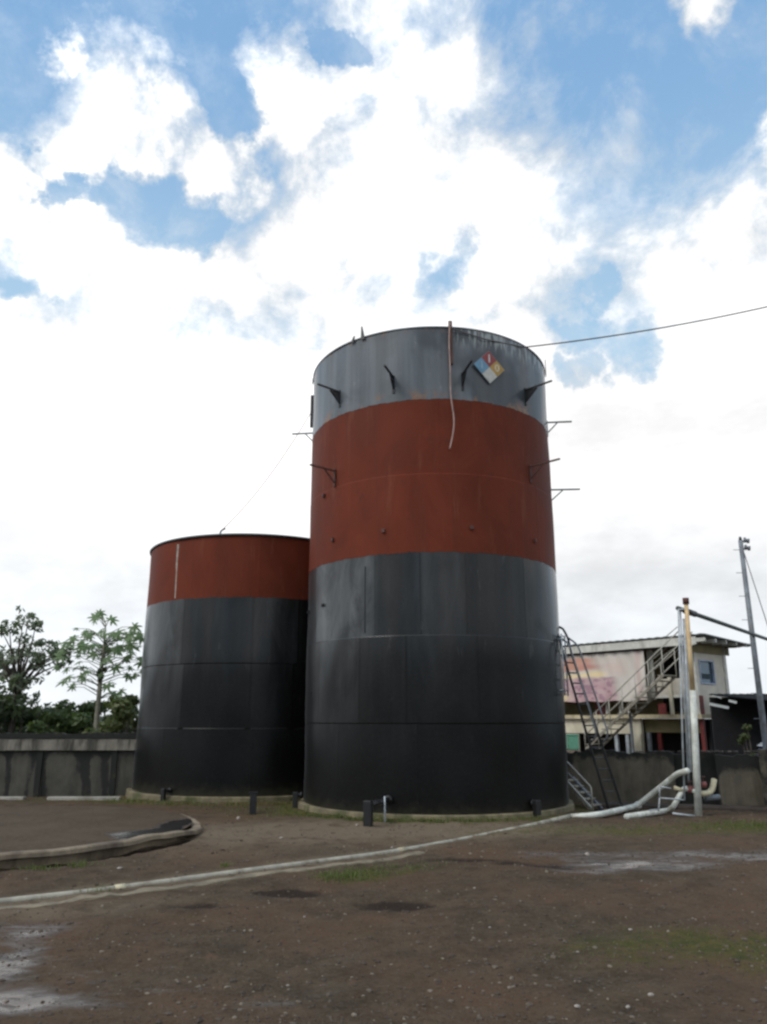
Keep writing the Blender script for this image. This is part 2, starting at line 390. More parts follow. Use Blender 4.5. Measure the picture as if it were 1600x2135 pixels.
wet = (gauss(X, Y, 0, 2010, .30, .8, .1) * .85 + gauss(X, Y, 60, 2085, .32, .2) * .65 + gauss(X, Y, 60, 1925, .5, .3) * .6 + gauss(X, Y, 200, 2060, .5, .5) * .33
       + gauss(X, Y, 560, 2090, .6, .2) * .35
       + gauss(X, Y, 1180, 1778, .9, .35, .1) * .55 + gauss(X, Y, 1350, 1800, 1.0, .40, -.05) * .80 + gauss(X, Y, 1530, 1782, 1.2, .40, -.1) * .70 + gauss(X, Y, 1220, 1812, .45, .22) * .6)
stain_shade = (gauss(X, Y, 825, 1885, .34, .18) * 1.5 + gauss(X, Y, 600, 1860, .36, .16) * 1.4 + gauss(X, Y, 420, 1885, .4, .14) * .8 + gauss(X, Y, 1120, 1800, .7, .2) * .9
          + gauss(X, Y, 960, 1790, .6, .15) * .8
          + 1.1 * np.exp(-((np.hypot(X - PAD[0], Y - PAD[1]) - PAD[2] + .02) / .13) ** 2) * np.clip((12.6 - Y) / 1.5, 0, 1))  # last term: shade below the pad's front lip, painted dark into the soil
dp = dist_pipe(X, Y)
infront = np.clip((P2(800, 1778)[1] + .28 * (X) - Y) * 2 + .5, 0, 1)
moss = (gauss(X, Y, 740, 1828, .45, .35) * 1.1 + gauss(X, Y, 850, 1812, .9, .3) * .7 + gauss(X, Y, 1300, 1735, 2.6, .8, -.1) * .8 + gauss(X, Y, 1580, 1725, 1.2, .8) * 1.0
        + gauss(X, Y, 1450, 1960, .9, .5) * .85 + gauss(X, Y, 760, 1960, .6, .8) * .35 + gauss(X, Y, 330, 1905, 1.2, .3) * .4 + gauss(X, Y, 1250, 1990, .5, .4) * .5 + gauss(X, Y, 900, 1745, 1.5, .5, .3) * .3 + gauss(X, Y, 1600, 2010, .5, .6) * .6
        + np.exp(-((np.hypot(X - TK[0], Y - TK[1]) - 2.95) / .28) ** 2) * .9 + np.exp(-((np.hypot(X - TL[0], Y - TL[1]) - 3.3) / .5) ** 2) * .75
        + gauss(X, Y, 560, 1700, 1.3, .9) * .6 + gauss(X, Y, 120, 1672, 3.5, .6) * .6)
sand = (np.exp(-(dp / .22) ** 2) * (.65 + .35 * np.clip(-X, 0, 1)) * np.clip((1.5 - X), .25, 1) + gauss(X, Y, 130, 1895, 1.0, .22, .35) * .9 + gauss(X, Y, 600, 1735, 2.6, 1.6, .2) * 1.25 + gauss(X, Y, 950, 1730, 2.4, .9) * 1.15)
nz = fbm(X * .8, Y * .8, 3) - .5
Z = G + near * (nz * .055 + (fbm(X * 4, Y * 4, 4) - .5) * .045 - .028 * np.clip(wet, 0, 1) - .035 * stain_shade)
Z = Z + near * np.clip(fbm(X * 14 + 5, Y * 14, 2) - .62, 0, 1) * .06 * (1 - np.clip(wet, 0, 1))
Z = Z + .05 * np.exp(-((np.hypot(X - TK[0], Y - TK[1]) - 2.85) / .35) ** 2) + .05 * np.exp(-((np.hypot(X - TL[0], Y - TL[1]) - 3.05) / .35) ** 2)
Z = Z - .065 * np.exp(-((np.hypot(X - PAD[0], Y - PAD[1]) - PAD[2]) / .16) ** 2) * np.clip((12.4 - Y) / 1.2, 0, 1)
Z = np.where(dp < .12, np.minimum(Z, G - .005), Z)
nx, ny = len(xs), len(ys)
me = bpy.data.meshes.new('ground')
vco = np.stack([X.ravel(), Y.ravel(), Z.ravel()], 1)
i0 = (np.arange(ny - 1)[:, None] * nx + np.arange(nx - 1)[None, :]).ravel()
quads = np.stack([i0, i0 + 1, i0 + nx + 1, i0 + nx], 1)
me.vertices.add(len(vco)); me.vertices.foreach_set('co', vco.ravel())
me.loops.add(len(quads) * 4); me.loops.foreach_set('vertex_index', quads.ravel())
me.polygons.add(len(quads)); me.polygons.foreach_set('loop_start', np.arange(0, len(quads) * 4, 4))
me.polygons.foreach_set('use_smooth', np.ones(len(quads), bool)); me.update(calc_edges=True)
for nm, arr in (('wet', wet), ('moss', moss), ('sand', sand), ('stain_shade', stain_shade)):
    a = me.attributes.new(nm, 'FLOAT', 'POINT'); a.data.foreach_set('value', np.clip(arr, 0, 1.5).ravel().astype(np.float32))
m, n, p = material('dirt_yard')
oc = n.new('ShaderNodeTexCoord').outputs['Object']
big = n.noise(oc, .55, 6, .6); mid = n.noise(oc, 3.5, 7, .65); fine = n.noise(oc, 28, 6, .7); grit = n.noise(oc, 90, 3, .7)
c = n.mix(n.ramp(mid, .3, .7), (.055, .039, .025), (.110, .080, .051))
c = n.mix(n.m('MULTIPLY', n.ramp(big, .42, .62), .75), c, (.122, .072, .042))
c = n.mix(n.m('MULTIPLY', n.ramp(n.noise(oc, 1.3, 7, .68), .54, .70), .55), c, (.055, .046, .032))
c = n.mix(n.m('MULTIPLY', n.ramp(n.noise(n.scale(oc, (1, .6, 1)), 1.9, 8, .7), .56, .70), .5), c, (.115, .093, .070))
c = n.mix(n.m('MULTIPLY', n.ramp(fine, .4, .8), .7), c, (.112, .090, .069))
c = n.mix(n.m('MULTIPLY', n.ramp(fine, .46, .3), .5), c, (.03, .024, .022))
c = n.mix(n.m('MULTIPLY', n.ramp(n.noise(oc, 7, 7, .7), .60, .68), .5), c, (.15, .075, .05))
f = n.m('MULTIPLY', n.attr('sand'), n.ramp(n.noise(oc, 2.2, 7, .65), .25, .6)); c = n.mix(n.m('MINIMUM', f, .85), c, (.19, .15, .105))
f = n.ramp(n.m('ADD', n.attr('moss'), n.m('MULTIPLY', n.m('SUBTRACT', n.noise(oc, 3.2, 8, .72), .5), 2.0)), .35, 1.1)
c = n.mix(n.m('MULTIPLY', f, .82), c, n.mix(n.ramp(n.noise(oc, 9, 6, .7), .35, .65), (.045, .060, .014), (.112, .094, .028)))
f = n.ramp(n.m('ADD', n.attr('stain_shade'), n.m('MULTIPLY', n.m('SUBTRACT', n.noise(oc, 4, 7, .65), .5), 1.0)), .35, .75)
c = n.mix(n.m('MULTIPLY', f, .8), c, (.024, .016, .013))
wetv = n.m('ADD', n.attr('wet'), n.m('MULTIPLY', n.m('SUBTRACT', n.noise(n.scale(oc, (.6, 1.7, 1)), 3.2, 8, .7), .5), 1.9))
damp = n.ramp(wetv, .25, .7); pool = n.ramp(wetv, .55, .85)
c = n.mix(n.m('MULTIPLY', damp, .55), c, n.mix(n.ramp(n.noise(n.scale(oc, (.6, 1.6, 1)), 5, 6, .65), .42, .6), (.040, .035, .032), (.125, .115, .108)))
n.put(p.inputs['Base Color'], c)
rg = n.m('MULTIPLY_ADD', damp, -.35, .92); rg = n.m('MULTIPLY_ADD', pool, -.40, rg); n.put(p.inputs['Roughness'], n.m('MAXIMUM', rg, .14))
n.put(p.inputs['Specular IOR Level'], n.m('MULTIPLY_ADD', damp, .42, .12))
b = n.new('ShaderNodeBump'); b.inputs['Distance'].default_value = .03
n.put(b.inputs['Strength'], n.m('MULTIPLY_ADD', pool, -.75, .85)); n.put(b.inputs['Height'], n.m('ADD', fine, n.m('MULTIPLY', grit, .5))); n.t.links.new(b.outputs[0], p.inputs['Normal'])
me.materials.append(m); M['dirt'] = m
ground = bpy.data.objects.new('ground', me); COL.objects.link(ground); tag(ground, kind='structure')
def gz(x, y):                         # height of the bumpy sheet
    i = min(max(np.searchsorted(xs, x) - 1, 0), nx - 2); j = min(max(np.searchsorted(ys, y) - 1, 0), ny - 2)
    fx = (x - xs[i]) / (xs[i + 1] - xs[i]); fy = (y - ys[j]) / (ys[j + 1] - ys[j])
    return float((Z[j, i] * (1 - fx) + Z[j, i + 1] * fx) * (1 - fy) + (Z[j + 1, i] * (1 - fx) + Z[j + 1, i + 1] * fx) * fy)

def rockmesh(r, seed):
    q = random.Random(seed)
    ico = [(0, 0, 1), (.894, 0, .447), (.276, .851, .447), (-.724, .526, .447), (-.724, -.526, .447), (.276, -.851, .447),
           (.724, .526, -.447), (-.276, .851, -.447), (-.894, 0, -.447), (-.276, -.851, -.447), (.724, -.526, -.447), (0, 0, -1)]
    fs = [(0, 1, 2), (0, 2, 3), (0, 3, 4), (0, 4, 5), (0, 5, 1), (1, 6, 2), (2, 7, 3), (3, 8, 4), (4, 9, 5), (5, 10, 1), (6, 7, 2), (7, 8, 3), (8, 9, 4), (9, 10, 5), (10, 6, 1), (11, 7, 6), (11, 8, 7), (11, 9, 8), (11, 10, 9), (11, 6, 10)]
    sx, sy, sz = r * q.uniform(.8, 1.35), r * q.uniform(.7, 1.1), r * q.uniform(.4, .8); an = q.uniform(0, 6.3)
    vs = []
    for v in ico:
        k = q.uniform(.8, 1.15); x, y, z = v[0] * sx * k, v[1] * sy * k, v[2] * sz * k
        vs.append((x * math.cos(an) - y * math.sin(an), x * math.sin(an) + y * math.cos(an), z))
    return vs, fs
def stone_mat(name, a, b_):
    m, n, p = material(name); rn = n.new('ShaderNodeNewGeometry').outputs['Random Per Island']
    oc = n.new('ShaderNodeTexCoord').outputs['Object']
    c = n.mix(n.m('POWER', rn, 5.0), a, b_); c = n.mix(n.ramp(n.noise(oc, 30, 4, .6), .4, .7), c, n.mix(.5, c, (.06, .05, .045)))
    n.put(p.inputs['Base Color'], c); p.inputs['Roughness'].default_value = .9; p.inputs['Specular IOR Level'].default_value = .25; return m
M['gravel'] = stone_mat('gravel_stone', (.068, .050, .038), (.23, .195, .15))
M['stone'] = stone_mat('pale_stone', (.33, .29, .25), (.44, .40, .35))
def inpad(x, y): return math.hypot(x - PAD[0], y - PAD[1]) < PAD[2] + .05
def intank(x, y): return math.hypot(x - TK[0], y - TK[1]) < TK[2] + .35 or math.hypot(x - TL[0], y - TL[1]) < TL[2] + .45
mb = MB(); k = 0
while k < 13000:
    y = 4.3 + 12.5 * rnd.random() ** 1.35; x = rnd.uniform(-.56, .56) * (y + .6)
    if inpad(x, y) or intank(x, y): continue
    if vnoise(np.array(x * 1.1), np.array(y * 1.1)) * .75 + .25 < rnd.random(): continue
    r = min(.005 + .0042 * rnd.expovariate(1.0), .026)
    vs, fs = rockmesh(r, k); z = gz(x, y) + r * .05
    mb.add([(a + x, b + y, c_ + z) for a, b, c_ in vs], fs); k += 1
tag(mb.build('gravel', M['gravel']), 'fine brown and pale gravel scattered over the dirt yard', 'gravel', kind='stuff')
# larger pale stones one can count
for i, (px, py, r) in enumerate([(635, 1913, .035), (1022, 1935, .04), (1205, 1986, .032), (600, 2058, .036), (1205, 2108, .05), (1310, 2098, .05), (510, 1942, .034), (1086, 1883, .03), (250, 1813, .05), (498, 1706, .085), (745, 1723, .06), (587, 1750, .05), (1315, 1936, .05), (818, 1768, .04), (990, 1852, .028), (68, 2092, .034), (1225, 1780, .05), (1358, 2078, .05)]):
    r *= .42 if py > 1880 else .75
    pnt = ong(px, py); vs, fs = rockmesh(r, 900 + i); mbs = MB().add(vs, fs)
    o = mbs.build('stone', M['stone']); o.location = (pnt.x, pnt.y, gz(pnt.x, pnt.y) + r * .25); o.modifiers.new('sub', 'SUBSURF').render_levels = 1
    tag(o, 'pale fist-sized stone lying loose on the brown dirt yard', 'stone', 'pale loose stones on the yard')

# grass and weeds
def blades(spots, name, mat, label, cat):
    mb = MB()
    for (x, y, z, h) in spots:
        a = rnd.uniform(0, 6.28); wd = h * .06 + .002; lean = Vector((rnd.uniform(-.5, .5), rnd.uniform(-.5, .5), 1)).normalized()
        b0 = Vector((x, y, z - .005)); s = Vector((math.cos(a), math.sin(a), 0)) * wd
        md = b0 + lean * h * .6; tp = b0 + lean * h + Vector((lean.x, lean.y, 0)) * h * .5
        mb.add([b0 - s, b0 + s, md + s * .7, md - s * .7, tp], [(0, 1, 2, 3), (3, 2, 4)])
    return tag(mb.build(name, mat), label, cat, kind='stuff')
sp = []; sp2 = []
def tuft(px, py, rx, ry, cnt, h, lst):
    cx, cy = P2(px, py)
    for _ in range(cnt):
        x = cx + rnd.gauss(0, rx); y = cy + rnd.gauss(0, ry)
        if intank(x, y) or inpad(x, y): continue
        lst.append((x, y, gz(x, y), h * rnd.uniform(.5, 1.3)))
for q in [(720, 1826, .14, .1, 160, .06), (760, 1818, .25, .1, 140, .05), (690, 1832, .1, .08, 90, .06), (830, 1806, .3, .1, 150, .045), (470, 1808, .05, .05, 40, .05), (205, 1858, .08, .05, 40, .05),
          (1590, 1722, .6, .3, 700, .06), (1450, 1725, 1.1, .3, 900, .035), (1250, 1728, .9, .25, 600, .03), (1460, 1958, .5, .3, 420, .02), (1250, 1990, .3, .2, 200, .02), (560, 1690, .8, .5, 700, .05), (660, 1702, .5, .25, 400, .05),
          (80, 1812, .12, .1, 90, .06), (165, 1806, .1, .05, 70, .07), (640, 1690, .3, .2, 260, .08), (120, 1668, 2.5, .3, 700, .05)]: tuft(*q, sp)
for i in range(900):                                        # along the plinths
    a = rnd.gauss(-.25, .45); r = TK[2] + .36 + abs(rnd.gauss(0, .06)); x = TK[0] + r * math.sin(a); y = TK[1] - r * math.cos(a); sp.append((x, y, gz(x, y), rnd.uniform(.03, .10)))
for i in range(400):
    a = rnd.uniform(-1.2, .9); r = TL[2] + .48 + abs(rnd.gauss(0, .08)); x = TL[0] + r * math.sin(a); y = TL[1] - r * math.cos(a); sp.append((x, y, gz(x, y), rnd.uniform(.03, .13)))
for i in range(1400):
    y = 4.5 + 11 * rnd.random(); x = rnd.uniform(-.5, .5) * y
    if fbm(np.array(x * .9 + 3), np.array(y * .9), 3) > .56 and not inpad(x, y) and not intank(x, y): sp2.append((x, y, gz(x, y), rnd.uniform(.01, .03)))
blades(sp, 'grass', M['grass'], 'short green grass and weeds in tufts on the dirt yard', 'grass')
blades(sp2, 'dry_grass', M['drygrass'], 'thin dry grass stubble sprinkled over the brown yard', 'dry grass')

# ---------------------------------------------------------------- tank shells
def shell(parent, name, mat, T, z0, z1, courses, plates, seed, wob=.0065):
    """wall of plates between heights z0 and z1; every course steps out 4 mm and shows its weld"""
    cx, cy, R = T; q = random.Random(seed); NS = 720
    lev = []
    for (a, b) in courses:
        a2, b2 = max(a, z0), min(b, z1)
        if b2 - a2 < .01: continue
        k = int((a + .01) / 1.5) % 2 * .004
        for t in (a2, a2 + .012, *np.linspace(a2 + .05, b2 - .05, 14), b2 - .012, b2):
            lev.append((t, k, (a, b)))
    ph = np.linspace(-math.pi, math.pi, NS + 1)
    vs = []; uv = []
    for t, k, _ in lev:
        wv = wob * (np.sin(ph * 7 + t * 1.7 + seed) + .7 * np.sin(ph * 13 - t * 2.3) + .6 * np.sin(t * 4.1 + ph * 3)) * .8
        rr = R + k + wv
        cutsd = [c_ for c_ in plates(courses.index(_), None) if c_ > -180]
        for c_ in cutsd: rr = rr + .004 * np.exp(-((np.degrees(ph) - c_) / .35) ** 2)
        for a, r in zip(ph, rr): vs.append((cx + r * math.sin(a), cy - r * math.cos(a), t + (.005 * math.sin(a * 23) + .004 * math.sin(a * 61 + 2) + .003 * math.sin(a * 140) if t in (4.60, 7.66, 4.38) else 0))); uv.append((a * R, t))
    fs = []; tone = []
    for t, k, crs in lev:
        tv = np.array([plates(courses.index(crs), math.degrees(a)) for a in ph]); tone += list(np.convolve(np.pad(tv, 3, mode='edge'), np.ones(7) / 7, mode='valid') - .25 * sum(np.exp(-((np.degrees(ph) - c_) / .4) ** 2) for c_ in [q_ for q_ in plates(courses.index(crs), None) if q_ > -180]))
    for j in range(len(lev) - 1):
        crs = lev[j][2]; ci = courses.index(crs)
        for i in range(NS):
            fs.append((j * (NS + 1) + i, j * (NS + 1) + i + 1, (j + 1) * (NS + 1) + i + 1, (j + 1) * (NS + 1) + i))
    mb = MB(); mb.v = vs; mb.f = fs
    o = mb.build(name, mat, parent, smooth=True)
    ul = o.data.uv_layers.new(name='UVMap')
    li = np.zeros(len(o.data.loops), int); o.data.loops.foreach_get('vertex_index', li)
    ul.data.foreach_set('uv', np.array(uv)[li].ravel())
    at_ = o.data.attributes.new('tone', 'FLOAT', 'POINT'); at_.data.foreach_set('value', np.array(tone, np.float32))
    return o
C15 = [(0.03, 1.53), (1.53, 3.07), (3.07, 4.60), (4.60, 6.13), (6.13, 7.66), (7.66, 9.22)]
tall = thing('storage_tank', (TK[0], TK[1], .03), 'tall cylindrical storage tank, grey on top, red in the middle and black below', 'tank')
tz = {}
def plates_tall(ci, deg):  # tone per plate; on the black courses it also paints in reflections
    cuts = {2: [(-180, .3), (-64, .85), (-27, .08), (-8, .26), (10, .06), (38, .12), (66, .3)], 1: [(-180, .3), (-60, .42), (-34, .10), (-14, .16), (14, .05), (60, .2)], 0: [(-180, .3), (-45, .2), (-10, .1), (30, .02)],
            3: [(-180, .4), (-40, .1), (5, .5), (50, .2)], 4: [(-180, .2), (-55, .5), (0, .15), (30, .5)], 5: [(-180, .3), (-30, .1), (7, .7), (60, .3)]}[ci]
    if deg is None: return [c_[0] for c_ in cuts]
    v = 0
    for a, t in cuts:
        if deg >= a: v = t
    return v
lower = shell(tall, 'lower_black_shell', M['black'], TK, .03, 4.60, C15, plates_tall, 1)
midb = shell(tall, 'red_shell_band', M['red'], TK, 4.60, 7.66, C15, plates_tall, 1)
upper = shell(tall, 'upper_grey_shell', M['grey'], TK, 7.66, 9.22, C15, plates_tall, 1)
def roofcone(parent, T, z, mat, rise=.25):
    mb = MB(); cx, cy, R = T; N = 72; vs = [(cx, cy, z - .1 + rise)] + [(cx + (R - .01) * math.sin(i * 2 * math.pi / N), cy - (R - .01) * math.cos(i * 2 * math.pi / N), z - .1) for i in range(N)]
    mb.add(vs, [(0, 1 + i, 1 + (i + 1) % N) for i in range(N)]); return mb.build('roof', mat, parent, smooth=True)
roofcone(tall, TK, 9.22, M['dark_steel'], .1)
def ring(T, dr, z, r=.02, n=6):
    cx, cy, R = T; return [(cx + (R + dr) * math.sin(a), cy - (R + dr) * math.cos(a), z) for a in np.linspace(0, 2 * math.pi, 121)]
MB().tube(ring(TK, .008, 9.22), .018, 6, False).build('rim', M['grey_steel'], tall, True)
def cyl(T, deg, z, dr=0.0):
    a = R_(deg); return Vector((T[0] + (T[2] + dr) * math.sin(a), T[1] - (T[2] + dr) * math.cos(a), z))
# cantilever brackets for the missing walkway: arm, knee brace, wall plate
def bracket(deg, z, L, mat, plate=False, size=.036):
    L *= 1 + .10 * math.sin(deg * 3.1); z += .03 * math.sin(deg * 1.7)
    t = Vector((-math.cos(R_(deg)) * 0, 0, 0)); mb = MB()
    a, b = cyl(TK, deg, z, -.01), cyl(TK, deg, z, L); mb.bar(a, b, size, size * .8)
    mb.bar(cyl(TK, deg, z - .27, 0), cyl(TK, deg, z - .02, L * .42), size * .7, size * .7)
    mb.bar(cyl(TK, deg, z - .34, .012), cyl(TK, deg, z + .04, .012), size * 1.2, .03, up=(math.sin(R_(deg)), -math.cos(R_(deg)), 0))
    if plate: mb.add([cyl(TK, deg, z, 0) , cyl(TK, deg, z - .30, 0), cyl(TK, deg, z - .04, L * .5)], [(0, 1, 2)])
    mb.build('walkway_bracket', mat, tall)
for deg, z, L, mt, pl in [(-97, 8.13, .52, M['grey_steel'], 0), (-47, 8.15, .66, M['dark_steel'], 1), (-18.5, 8.18, .62, M['black_steel'], 1), (11, 8.20, .62, M['black_steel'], 1),
                          (44.8, 8.17, .62, M['black_steel'], 1), (84, 8.15, .55, M['grey_steel'], 0), (-49.5, 6.5, .66, M['rust_steel'], 0), (45.5, 6.5, .68, M['rust_steel'], 0), (86, 6.52, .64, M['grey_steel'], 0),
                          (125, 8.15, .6, M['grey_steel'], 0), (160, 8.15, .6, M['grey_steel'], 0), (-140, 8.15, .6, M['grey_steel'], 0)]:
    bracket(deg, z, L, mt, pl)
for deg, h, lean in [(-33, .30, -.03), (-39, .14, .06), (79, .36, -.10), (-88, .16, -.05)]:   # upright lugs on the rim
    a = cyl(TK, deg, 9.16, .03); tdir = Vector((math.cos(R_(deg)), math.sin(R_(deg)), 0)); up = Vector((0, 0, 1)); o_ = cyl(TK, deg, 9.16, .045) - a
    vs = []
    for o2 in (Vector((0, 0, 0)), o_): vs += [a + o2 - tdir * .05, a + o2 + tdir * .05, a + o2 + tdir * (.012 + lean) + up * h, a + o2 + tdir * (-.012 + lean) + up * h]
    MB().add(vs, [(0, 1, 2, 3), (7, 6, 5, 4), (0, 4, 5, 1), (1, 5, 6, 2), (2, 6, 7, 3), (3, 7, 4, 0)]).build('rim_lug', M['rust_steel'] if deg > 0 else M['dark_steel'], tall)
for deg, z in [(-50, 5.05), (-23, 5.05), (13, 5.08), (46, 5.0), (-58, 6.05)]:
    MB().box(cyl(TK, deg, z, .02), (.06, .06, .07), R_(deg)).build('weld_stub', M['rust_steel'], tall)
for deg, z in [(-76, 3.75), (-57, 3.78)]: MB().box(cyl(TK, deg, z, .02), (.06, .05, .06), R_(deg)).build('weld_stub', M['black_steel'], tall)
# channel running down from the rim, and drip edge at the seam
MB().bar(cyl(TK, 6.2, 8.40, .03), cyl(TK, 6.2, 9.34, .03), .075, .05, up=(0, -1, 0)).build('cable_channel', M['rust_steel'], tall)
MB().bar(cyl(TK, -92, 8.15, .05), cyl(TK, -92, 8.95, .05), .05, .08, up=(-1, 0, 0)).build('side_channel', M['dark_steel'], tall)
# vertical black strip at the weld on the top black course
MB().bar(cyl(TK, -31.5, 3.15, .003), cyl(TK, -31.5, 4.4, .003), .022, .012, up=(0, -1, 0)).build('weld_strip', M['black_steel'], tall)
# outlets near the ground
def outlet(T, deg, zc, L, r, par, bottom, mat=M['black_steel']):
    a = cyl(T, deg, zc, -.02); b = cyl(T, deg, zc, L); rot = R_(deg)
    o = MB().tube([a, b], r * .7, 12).build('outlet_pipe', mat, par, True)
    MB().box((b.x, b.y, (zc + r + bottom) / 2), (r * 1.9, r * 1.7, zc + r - bottom), rot).build('drop_box', mat, o, bevel=.01)
    dn = (b - a).normalized(); MB().tube([a + dn * .05, a + dn * .08], r * 1.1, 14).build('flange', mat, o, True)
outlet(TK, -21, .26, .95, .07, tall, gz(.1, 13.1) - .02)
outlet(TK, 36, .17, .12, .06, tall, -.02); outlet(TK, -83, .14, .16, .06, tall, -.12)
pb = ong(803, 1718); MB().tube([pb, pb + Vector((-.005, .1, .42))], [.02, .012], 8).build('sampling_rod', M['galv'], tall, True)
# fixed ladder on the right flank
def fixed_ladder(deg, z0, z1, wd):
    o = MB(); 
    d0, d1 = deg, deg + math.degrees(wd / TK[2])
    for dd in (d0, d1): o.tube([cyl(TK, dd, z0, .10), cyl(TK, dd, z1, .10)], .016, 8)
    lad = o.build('fixed_ladder', M['galv'], tall, True)
    for i in range(5):
        z = z0 + .03 + i * (z1 - z0 - .06) / 4; MB().tube([cyl(TK, d0, z, .10), cyl(TK, d1, z, .10)], .013, 6).build('rung', M['galv'], lad, True)
    for z in (z0 + .1, z1 - .1):
        for dd in (d0, d1): MB().tube([cyl(TK, dd, z, -.01), cyl(TK, dd, z, .1)], .012, 6).build('standoff', M['galv'], lad, True)
fixed_ladder(64, 2.05, 3.25, .42)

def plinth(T, z0, z1, dr, label):
    cx, cy, R = T; mb = MB(); N = 120; vs = []
    prof = [(R - .3, z1), (R + dr - .02, z1), (R + dr, z1 - .015), (R + dr + .02, z0)]
    for i in range(N):
        a = i * 2 * math.pi / N; jit = .012 * math.sin(a * 17) + rnd.uniform(-.006, .006)
        for r, z in prof: vs.append((cx + (r + jit) * math.sin(a), cy - (r + jit) * math.cos(a), z + (rnd.uniform(-.004, .004) if z < z1 else 0)))
    k = len(prof)
    fs = [(i * k + j, i * k + j + 1, ((i + 1) % N) * k + j + 1, ((i + 1) % N) * k + j) for i in range(N) for j in range(k - 1)]
    return tag(mb.add(vs, fs).build('concrete_plinth', M['plinth'], smooth=False), label, 'plinth')
plinth(TK, -.22, .032, .08, 'mossy cream concrete ring plinth under the tall tank')
plinth(TL, -.40, -.048, .13, 'cream concrete ring plinth under the shorter tank at left')

CL = [(-.05, 1.40), (1.40, 2.85), (2.85, 4.38), (4.38, 5.88)]
left = thing('storage_tank', (TL[0], TL[1], -.05), 'shorter black storage tank with a red top band, left of the tall tank', 'tank')
def plates_left(ci, deg):
    cuts = {0: [(-180, .2), (-35, .1), (10, .3)], 1: [(-180, .4), (-60, .38), (-25, .05), (8, .22), (28, .04)], 2: [(-180, .5), (-65, .42), (-27, .06), (8, .24), (30, .04)], 3: [(-180, .2), (-36, .2), (10, .6), (40, .9)]}[ci]
    if deg is None: return [c_[0] for c_ in cuts]
    v = 0
    for a, t in cuts:
        if deg >= a: v = t
    return v
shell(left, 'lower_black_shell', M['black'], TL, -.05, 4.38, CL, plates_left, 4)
shell(left, 'red_top_band', M['red'], TL, 4.38, 5.88, CL, plates_left, 4)
roofcone(left, TL, 5.88, M['dark_steel'])
MB().tube(ring(TL, .01, 5.885), .035, 6, False).build('rim', M['dark_steel'], left, True)
MB().bar(cyl(TL, -34, 5.15, .006), cyl(TL, -34.2, 5.76, .006), .05, .012, up=(0, -1, 0)).bar(cyl(TL, -33.6, 4.42, .006), cyl(TL, -34, 5.15, .006), .03, .012, up=(0, -1, 0)).build('pale_weld_streak', simple('pale_weld', (.42, .36, .31), .8, .3, 9, dirt=(.14, .06, .04)), left)
vp = cyl(TL, -11, 5.86, -.1)
vt = MB().tube(bent([vp + Vector((0, 0, -.05)), vp + Vector((.02, 0, .16)), vp + Vector((.13, 0, .22))], .06), .022, 8).build('vent_pipe', M['grey_steel'], left, True)
outlet(TL, -28, .06, .22, .05, left, -.3)

# short black post standing in front of the left tank
pp = ong(527, 1697); ps = thing('steel_post', (pp.x, pp.y, gz(pp.x, pp.y) - .02), 'short square black steel post on the ground between the two tanks', 'post')
MB().box((pp.x, pp.y, pp.z + .17), (.125, .125, .40), .2).build('post', M['black_steel'], ps, bevel=.008)
MB().box((pp.x, pp.y, pp.z + .385), (.16, .16, .018), .2).build('cap_plate', M['black_steel'], ps)

# ---------------------------------------------------------------- hazard diamond, cables
sc = cyl(TK, 23.4, 8.43, .035); sg = thing('hazard_sign', sc, 'diamond hazard sign with blue, red, yellow and white quarters on the grey tank top', 'sign', R_(23.4))
h = .355
def flat(name, pts, mat, par, y0=0.0, th=.006, local=True):
    n_ = len(pts); vs = [(x, y0, z) for x, z in pts] + [(x, y0 - th, z) for x, z in pts]
    return MB().add(vs, [tuple(range(n_)), tuple(range(2 * n_ - 1, n_ - 1, -1))] + [(i, n_ + i, n_ + (i + 1) % n_, (i + 1) % n_) for i in range(n_)]).build(name, mat, par, local=local)
flat('backing_plate', [(0, -h - .012), (h + .012, 0), (0, h + .012), (-h - .012, 0)], M['grey_steel'], sg, .004)
qc = dict(red=(.24, .035, .035), blue=(.12, .27, .40), yellow=(.42, .26, .06), white=(.50, .50, .46))
qs = {}
for nme, cxz in (('red', (0, h / 2)), ('blue', (-h / 2, 0)), ('yellow', (h / 2, 0)), ('white', (0, -h / 2))):
    q = h / 2 - .003; x0, z0 = cxz
    o = flat('quarter', [(x0, z0 - q), (x0 + q, z0), (x0, z0 + q), (x0 - q, z0)], simple('sign_' + nme, qc[nme], .5, .12, 8, dirt=tuple(v * .6 for v in qc[nme]), dirtamt=.4, bmp=0), sg, -.003)
    o['label'] = nme + ' quarter of the hazard diamond'; qs[nme] = o
M['digit'] = simple('white_digit', (.60, .55, .55), .5, bmp=0)
M['digit2'] = simple('pale_digit', (.55, .47, .32), .5, bmp=0); M['digit3'] = simple('pale_blue_digit', (.30, .42, .50), .5, bmp=0)
def digit(ch, x0, z0, s, mat, par):
    cu = bpy.data.curves.new('digit', 'FONT'); cu.body = ch; cu.size = s; cu.align_x = 'CENTER'; cu.align_y = 'CENTER'; cu.extrude = .002; cu.offset = .006
    ob = bpy.data.objects.new('digit', cu); COL.objects.link(ob)
    dg = bpy.context.evaluated_depsgraph_get(); mesh = bpy.data.meshes.new_from_object(ob.evaluated_get(dg)); bpy.data.objects.remove(ob)
    mesh.transform(Matrix.Translation((x0, -.013, z0)) @ Matrix.Rotation(math.pi / 2, 4, 'X')); mesh.materials.clear(); mesh.materials.append(mat)
    o = bpy.data.objects.new('digit', mesh); COL.objects.link(o); o.parent = par; WM[o] = WM[par]
digit('1', 0, h / 2, .24, M['digit'], qs['red']); digit('1', -h / 2, 0, .22, M['digit3'], qs['blue']); digit('0', h / 2, 0, .22, M['digit2'], qs['yellow'])

